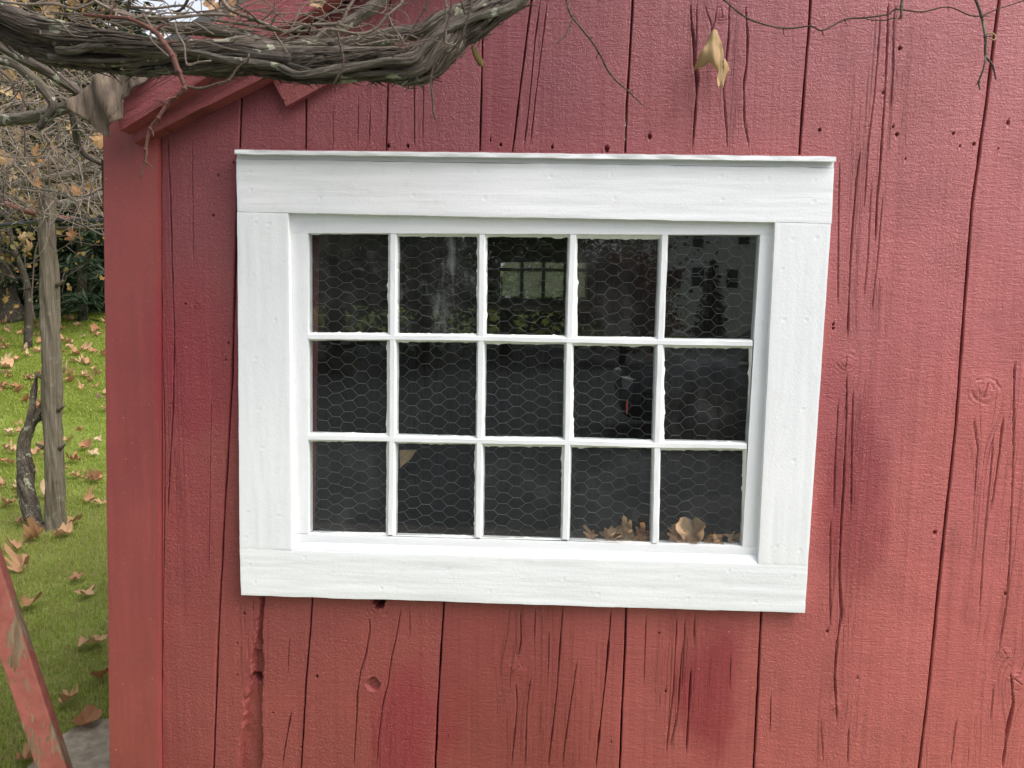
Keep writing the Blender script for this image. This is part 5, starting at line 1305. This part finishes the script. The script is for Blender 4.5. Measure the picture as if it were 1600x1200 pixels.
def spruce(name, label, loc, h, rad, nb, seed, skirt=.5, group=None):
    r = np.random.default_rng(seed)
    root = thing(name, label, 'tree', loc, group)
    sp = [([(0, 0, 0), (.02, 0, h * .5), (0, 0, h)], [h * .018 + .06, h * .012 + .03, .02], dict(nseg=12, step=.3, rough=.1, ridge=2, seed=seed))]
    C, D = [], []
    for k in range(nb):
        u = (k + r.uniform()) / nb; z = skirt + (h - skirt) * u ** 1.25; a = k * 2.399 + r.uniform(-.3, .3)
        L_ = rad * (1 - z / h) ** .8 * r.uniform(.75, 1.1) + .15
        e = np.array([math.cos(a), math.sin(a), 0.]); s_ = np.array([-e[1], e[0], 0])
        p0 = np.array([0, 0, z]); p1 = p0 + e * L_ * .5 - np.array([0, 0, .10 * L_]); p2 = p0 + e * L_ - np.array([0, 0, .22 * L_ - .1 * L_])
        sp.append(([p0, p1, p2], [.03, .018, .005], dict(nseg=5, step=.3)))
        m = int(90 * L_)
        t_ = r.uniform(.1, 1, m); side = r.normal(0, .22, m) * L_ * (1.05 - t_)
        c = p0 + (p1 - p0) * np.minimum(t_ * 2, 1)[:, None] + (p2 - p1) * np.maximum(t_ * 2 - 1, 0)[:, None] + s_ * side[:, None]
        c[:, 2] -= np.abs(r.normal(0, .12, m)) + .1 * np.abs(side)
        C.append(c); D.append(np.tile(e, (m, 1)) + s_ * np.sign(side)[:, None] * .7 + np.array([0, 0, -.35]))
    obj('trunk', tubes_mesh('trunk', sp), MTRUNK, root)
    C = np.vstack(C); D = np.vstack(D)
    V, Q, lrv = cards(C, .22, seed + 1, .22, .1, D)
    me = mesh_np('crown', V, Q, False); attr_f(me, 'lr', lrv * .98)
    obj('crown', me, MNEED, root)
    return root
def gz(px_, d):
    p = P(px_, 480, d); return (p[0], p[1], float(terr(p[1])))
spruce('spruce_tree', 'dark spruce with low sweeping boughs behind the arbor post, right beside the shed corner', gz(150, 15.0), 9.0, 3.0, 150, 401, .35)
spruce('spruce_tree', 'dark spruce standing left of the arbor post', gz(20, 19.0), 10.0, 3.2, 150, 403, .9)
spruce('spruce_tree', 'spruce farther back between the other two spruces', gz(86, 27.0), 11.0, 3.2, 120, 405, 1.6)
tr = thing('maple_tree', 'brown trunked tree at the left edge behind the lawn', 'tree', gz(4, 13.5))
o = obj('trunk', tubes_mesh('trunk', [([(.12, 0, -.05), (.02, 0, .4), (-.05, 0, 1.2), (-.25, 0, 2.4), (-.2, .1, 4.5)], [.34, .22, .20, .18, .12], dict(nseg=20, step=.06, rough=.2, ridge=3, seed=411))] +
        [([(-.2, 0, 1.8 + k * .5), (-.2 + .7 * math.cos(k * 2.3), .5 * math.sin(k * 2.3), 2.3 + k * .5), (-.2 + 1.6 * math.cos(k * 2.3), 1.2 * math.sin(k * 2.3), 2.7 + k * .5)], [.06, .04, .012], dict(nseg=7, step=.1)) for k in range(6)]), MTRUNK, tr)
cen = np.random.default_rng(5).normal(0, 1, (1800, 3)) * [1.3, 1.1, 1.1] + [-.1, 0, 4.0]
V, Q, lv = cards(cen, .11, 6, .75); me = mesh_np('crown', V, Q, False); attr_f(me, 'lr', lv * .98); obj('crown', me, MLEAFY, tr)
GBT = 'autumn trees beyond the lawn'
leafy_tree('shrub', 'yellow leaved shrub beyond the arbor, in front of the left spruce', gz(40, 11.5), 3.6, 1.5, MLEAFY, 900, 421, .05, .085, .3, GBT, 'shrub')
leafy_tree('birch_tree', 'thin yellow leaved tree beyond the arbor near the shed corner', gz(128, 13.5), 6.0, 2.0, MLEAFY, 1500, 423, .07, .09, .42, GBT)
leafy_tree('birch_tree', 'orange leaved tree rising above the far left of the arbor', gz(-20, 17), 8.5, 3.0, MLEAFO, 1500, 425, .12, .11, .35, GBT)
leafy_tree('birch_tree', 'orange and tan tree far behind the big vine', gz(95, 21), 10.5, 3.6, MLEAFO, 1500, 427, .14, .12, .38, GBT)
for k, (x, y, hh, m) in enumerate([(-1.6, 14, 7, MLEAFT2), (.6, 15.5, 8, MLEAFT2), (2.6, 13.5, 7, MLEAFT2), (-4.2, 19, 9, MLEAFG)]):
    leafy_tree('garden_tree', ['green tree behind the shed seen through the far window, left', 'yellowing tree behind the shed seen through the far window', 'green tree behind the shed seen through the far window, right', 'green tree behind the shed beyond the others'][k], (x, y, float(terr(y))), hh, 2.6, m, 6500, 440 + k, .12, .12, .2)
wood = []
r6 = np.random.default_rng(17)
V_, Q_, L__ = [], [], []
cen = np.stack([r6.uniform(-75, 45, 34000), 45 + r6.normal(0, 2.5, 34000) + 0, np.abs(r6.normal(0, 3.6, 34000))], -1)
cen[:, 2] += 1.4; cen[:, 2] *= (0.75 + .35 * vnoise(cen[:, 0] * .35, cen[:, 0] * 0, 3))
V, Q, lv = cards(cen, .55, 18, .7); me = mesh_np('far_wood', V, Q, False); attr_f(me, 'lr', lv * .98)
o = obj('far_wood', me, MLEAFG); tag(o, 'far belt of trees closing off the lawn', 'trees', kind='stuff')

# ------------------------------------------------------------------ behind the camera: what the panes reflect
def mir(px_, depth):
    """ground point seen mirrored in the glass at photo column px_, at that depth behind the wall plane's mirror"""
    r = ray(px_, 474); k = depth / r[1]
    p = CAM + r * k
    return p[0], -(p[1])
hx0, hy = mir(990, 40.0); hx1, _ = mir(1330, 40.0)
MHW = mat_simple('white clapboards', (0.80, 0.81, 0.82), .6, .04, 3, .9, .02, .3, (.02, .02, 1.6))
house = thing('white_house', 'white clapboard house reflected in the top right panes', 'house', (hx0, hy, 0))
W_ = hx1 - hx0
obj('wall', box_mesh('wall', (0, -7, 0), (W_, 0, 6.4)), MHW, house)
MHR = mat_simple('grey house roof', (0.09, 0.09, 0.095), .9)
me = hexa_mesh('roof', [np.array([-.4, -7.4, 6.35]), np.array([W_ + .4, -7.4, 6.35]), np.array([W_ + .4, .4, 6.35]), np.array([-.4, .4, 6.35])], [np.array([-.4, -3.7, 9.0]), np.array([W_ + .4, -3.7, 9.0]), np.array([W_ + .4, -3.3, 9.0]), np.array([-.4, -3.3, 9.0])])
obj('roof', me, MHR, house)
MHG = mat_simple('dark house glass', (0.02, 0.025, 0.03), .1, .1, 3, 0, .001, .6); MHT = mat_simple('white trim', (0.75, .75, .74), .5)
for (px_, py_, w, h) in [(1090, 432, .62, .95), (1145, 435, .55, .85), (1055, 436, .6, .9), (1200, 436, .6, .9), (1090, 372, .6, .9), (1160, 370, .6, .8), (1210, 370, .6, .8)]:
    r = ray(px_, py_); k = (40.0) / r[1]; x = CAM[0] + r[0] * k - hx0; z = CAM[2] + r[2] * k
    f = obj('window', box_mesh('window', (x - w / 2 - .08, .002, z - h / 2 - .08), (x + w / 2 + .08, .05, z + h / 2 + .08)), MHT, house)
    obj('pane', box_mesh('pane', (x - w / 2, .0505, z - h / 2), (x + w / 2, .056, z + h / 2)), MHG, f)
    obj('glazing_bar', box_mesh('glazing_bar', (x - w / 2, .0565, z - .025), (x + w / 2, .064, z + .025)), MHT, f)
x_, y_ = mir(1112, 34.0); spruce('yew_tree', 'narrow dark evergreen before the white house, mirrored in the top right pane', (x_, y_, 0), 3.6, .75, 60, 501, .2)
x_, y_ = mir(975, 20.0); leafy_tree('maple_shrub', 'round red brown shrub mirrored in the fourth top pane', (x_, y_, 0), 3.0, 1.5, MLEAFR, 6000, 503, .07, .1, .12, None, 'shrub')
for k, (px_, dd, hh, m) in enumerate([(520, 16, 8, MLEAFG), (660, 19, 9, MLEAFG), (790, 22, 9, MLEAFG), (900, 26, 10, MLEAFG), (400, 20, 9, MLEAFG)]):
    x_, y_ = mir(px_, dd)
    leafy_tree('street_tree', ['dark tree mirrored in the leftmost panes', 'dark tree mirrored in the second column of panes', 'dark tree mirrored in the third column of panes', 'dark tree mirrored beside the house', 'tree standing far left behind the viewer'][k], (x_, y_, 0), hh, 3.4, m, 9000, 510 + k, .16, .16, .08)
# parked car, mirrored in the last pane of the middle row
cx_, cy_ = mir(1262, 9.2)
car = thing('parked_car', 'dark blue grey parked car mirrored in the right panes of the window', 'car', (cx_, cy_, 0))
MCAR = mat_simple('dark blue car paint', (0.06, 0.065, 0.085), .25, .03, 3, 0, .001, .6); MTY = mat_simple('black tyre', (0.02, .02, .02), .8); MRIM = mat_simple('alloy rim', (.10, .10, .105), .4)
prof = [(-2.15, .35, .62, .80), (-2.05, .30, .80, .84), (-1.3, .26, .92, .88), (-.75, .26, .97, .90), (.9, .26, 1.0, .90), (1.75, .28, .98, .87), (2.1, .32, .85, .82), (2.2, .40, .65, .76)]
V, Q = [], []
for x, z0, z1, w in prof:
    for (yy, zz) in ((-w * .92, z0), (-w, z0 + .2), (-w, z1 - .14), (-w * .88, z1), (w * .88, z1), (w, z1 - .14), (w, z0 + .2), (w * .92, z0)): V.append((x, yy, zz))
for i in range(len(prof) - 1):
    for j in range(8): Q.append((i * 8 + j, i * 8 + (j + 1) % 8, i * 8 + 8 + (j + 1) % 8, i * 8 + 8 + j))
bm_ = mesh_np('body', V, [np.array(Q), np.array([list(range(8))[::-1], list(range(56, 64))])], True); obj('body', bm_, MCAR, car)
prof = [(-.95, .96, .80), (-.25, 1.40, .66), (.25, 1.46, .66), (1.05, 1.42, .64), (1.75, .98, .78)]
V, Q = [], []
for x, z1, w in prof:
    for (yy, zz) in ((-.84, .93), (-w, z1), (w, z1), (.84, .93)): V.append((x, yy, zz))
for i in range(4):
    for j in range(4): Q.append((i * 4 + j, i * 4 + (j + 1) % 4, i * 4 + 4 + (j + 1) % 4, i * 4 + 4 + j))
obj('cabin', mesh_np('cabin', V, np.array(Q + [(3, 2, 1, 0), (16, 17, 18, 19)]), False), MHG, car)
obj('car_roof', bevel(box_mesh('car_roof', (-.25, -.64, 1.42), (1.05, .64, 1.475)), .02, 2), MCAR, car)
for x in (-1.35, 1.35):
    for s in (-1, 1):
        Vt, Qt, Tt, Bt = tube([(x, s * .72, .33), (x, s * .74, .33), (x, s * .915, .33), (x, s * .925, .33)], [.30, .335, .335, .30], 28, .05); w_ = obj('wheel', mesh_np('wheel', Vt, [Qt, Tt]), MTY, car)
        Vt, Qt, Tt, Bt = tube([(x, s * .90, .33), (x, s * .935, .33)], [.21, .20], 20, .02); obj('rim', mesh_np('rim', Vt, [Qt, Tt]), MRIM, w_)
for s in (-1, 1):
    obj('headlight', bevel(box_mesh('headlight', (-2.16, s * .62 - .16, .62), (-2.0, s * .62 + .16, .76)), .02, 2), MHT, car)

# ------------------------------------------------------------------ small things inside the shed
rs = loose('red_stick', 'thin red stick hanging behind the netting in the middle row', 'stick', [(980, 625, 1.1), (979.5, 635, 1.6), (979, 647, 1.0)], 1.99, 1.99, mat_simple('red plastic', (0.42, 0.06, 0.045), .5), 0, 0, 601, 10, step=.004)
tb = prism_px('board_scrap', [(624, 704), (650, 704), (641, 718), (625, 731)], .16, .012, mat_simple('tan fibreboard', (0.30, 0.205, 0.12), .8), None)
tag(tb, 'small tan triangular board scrap behind the second bottom pane', 'board')
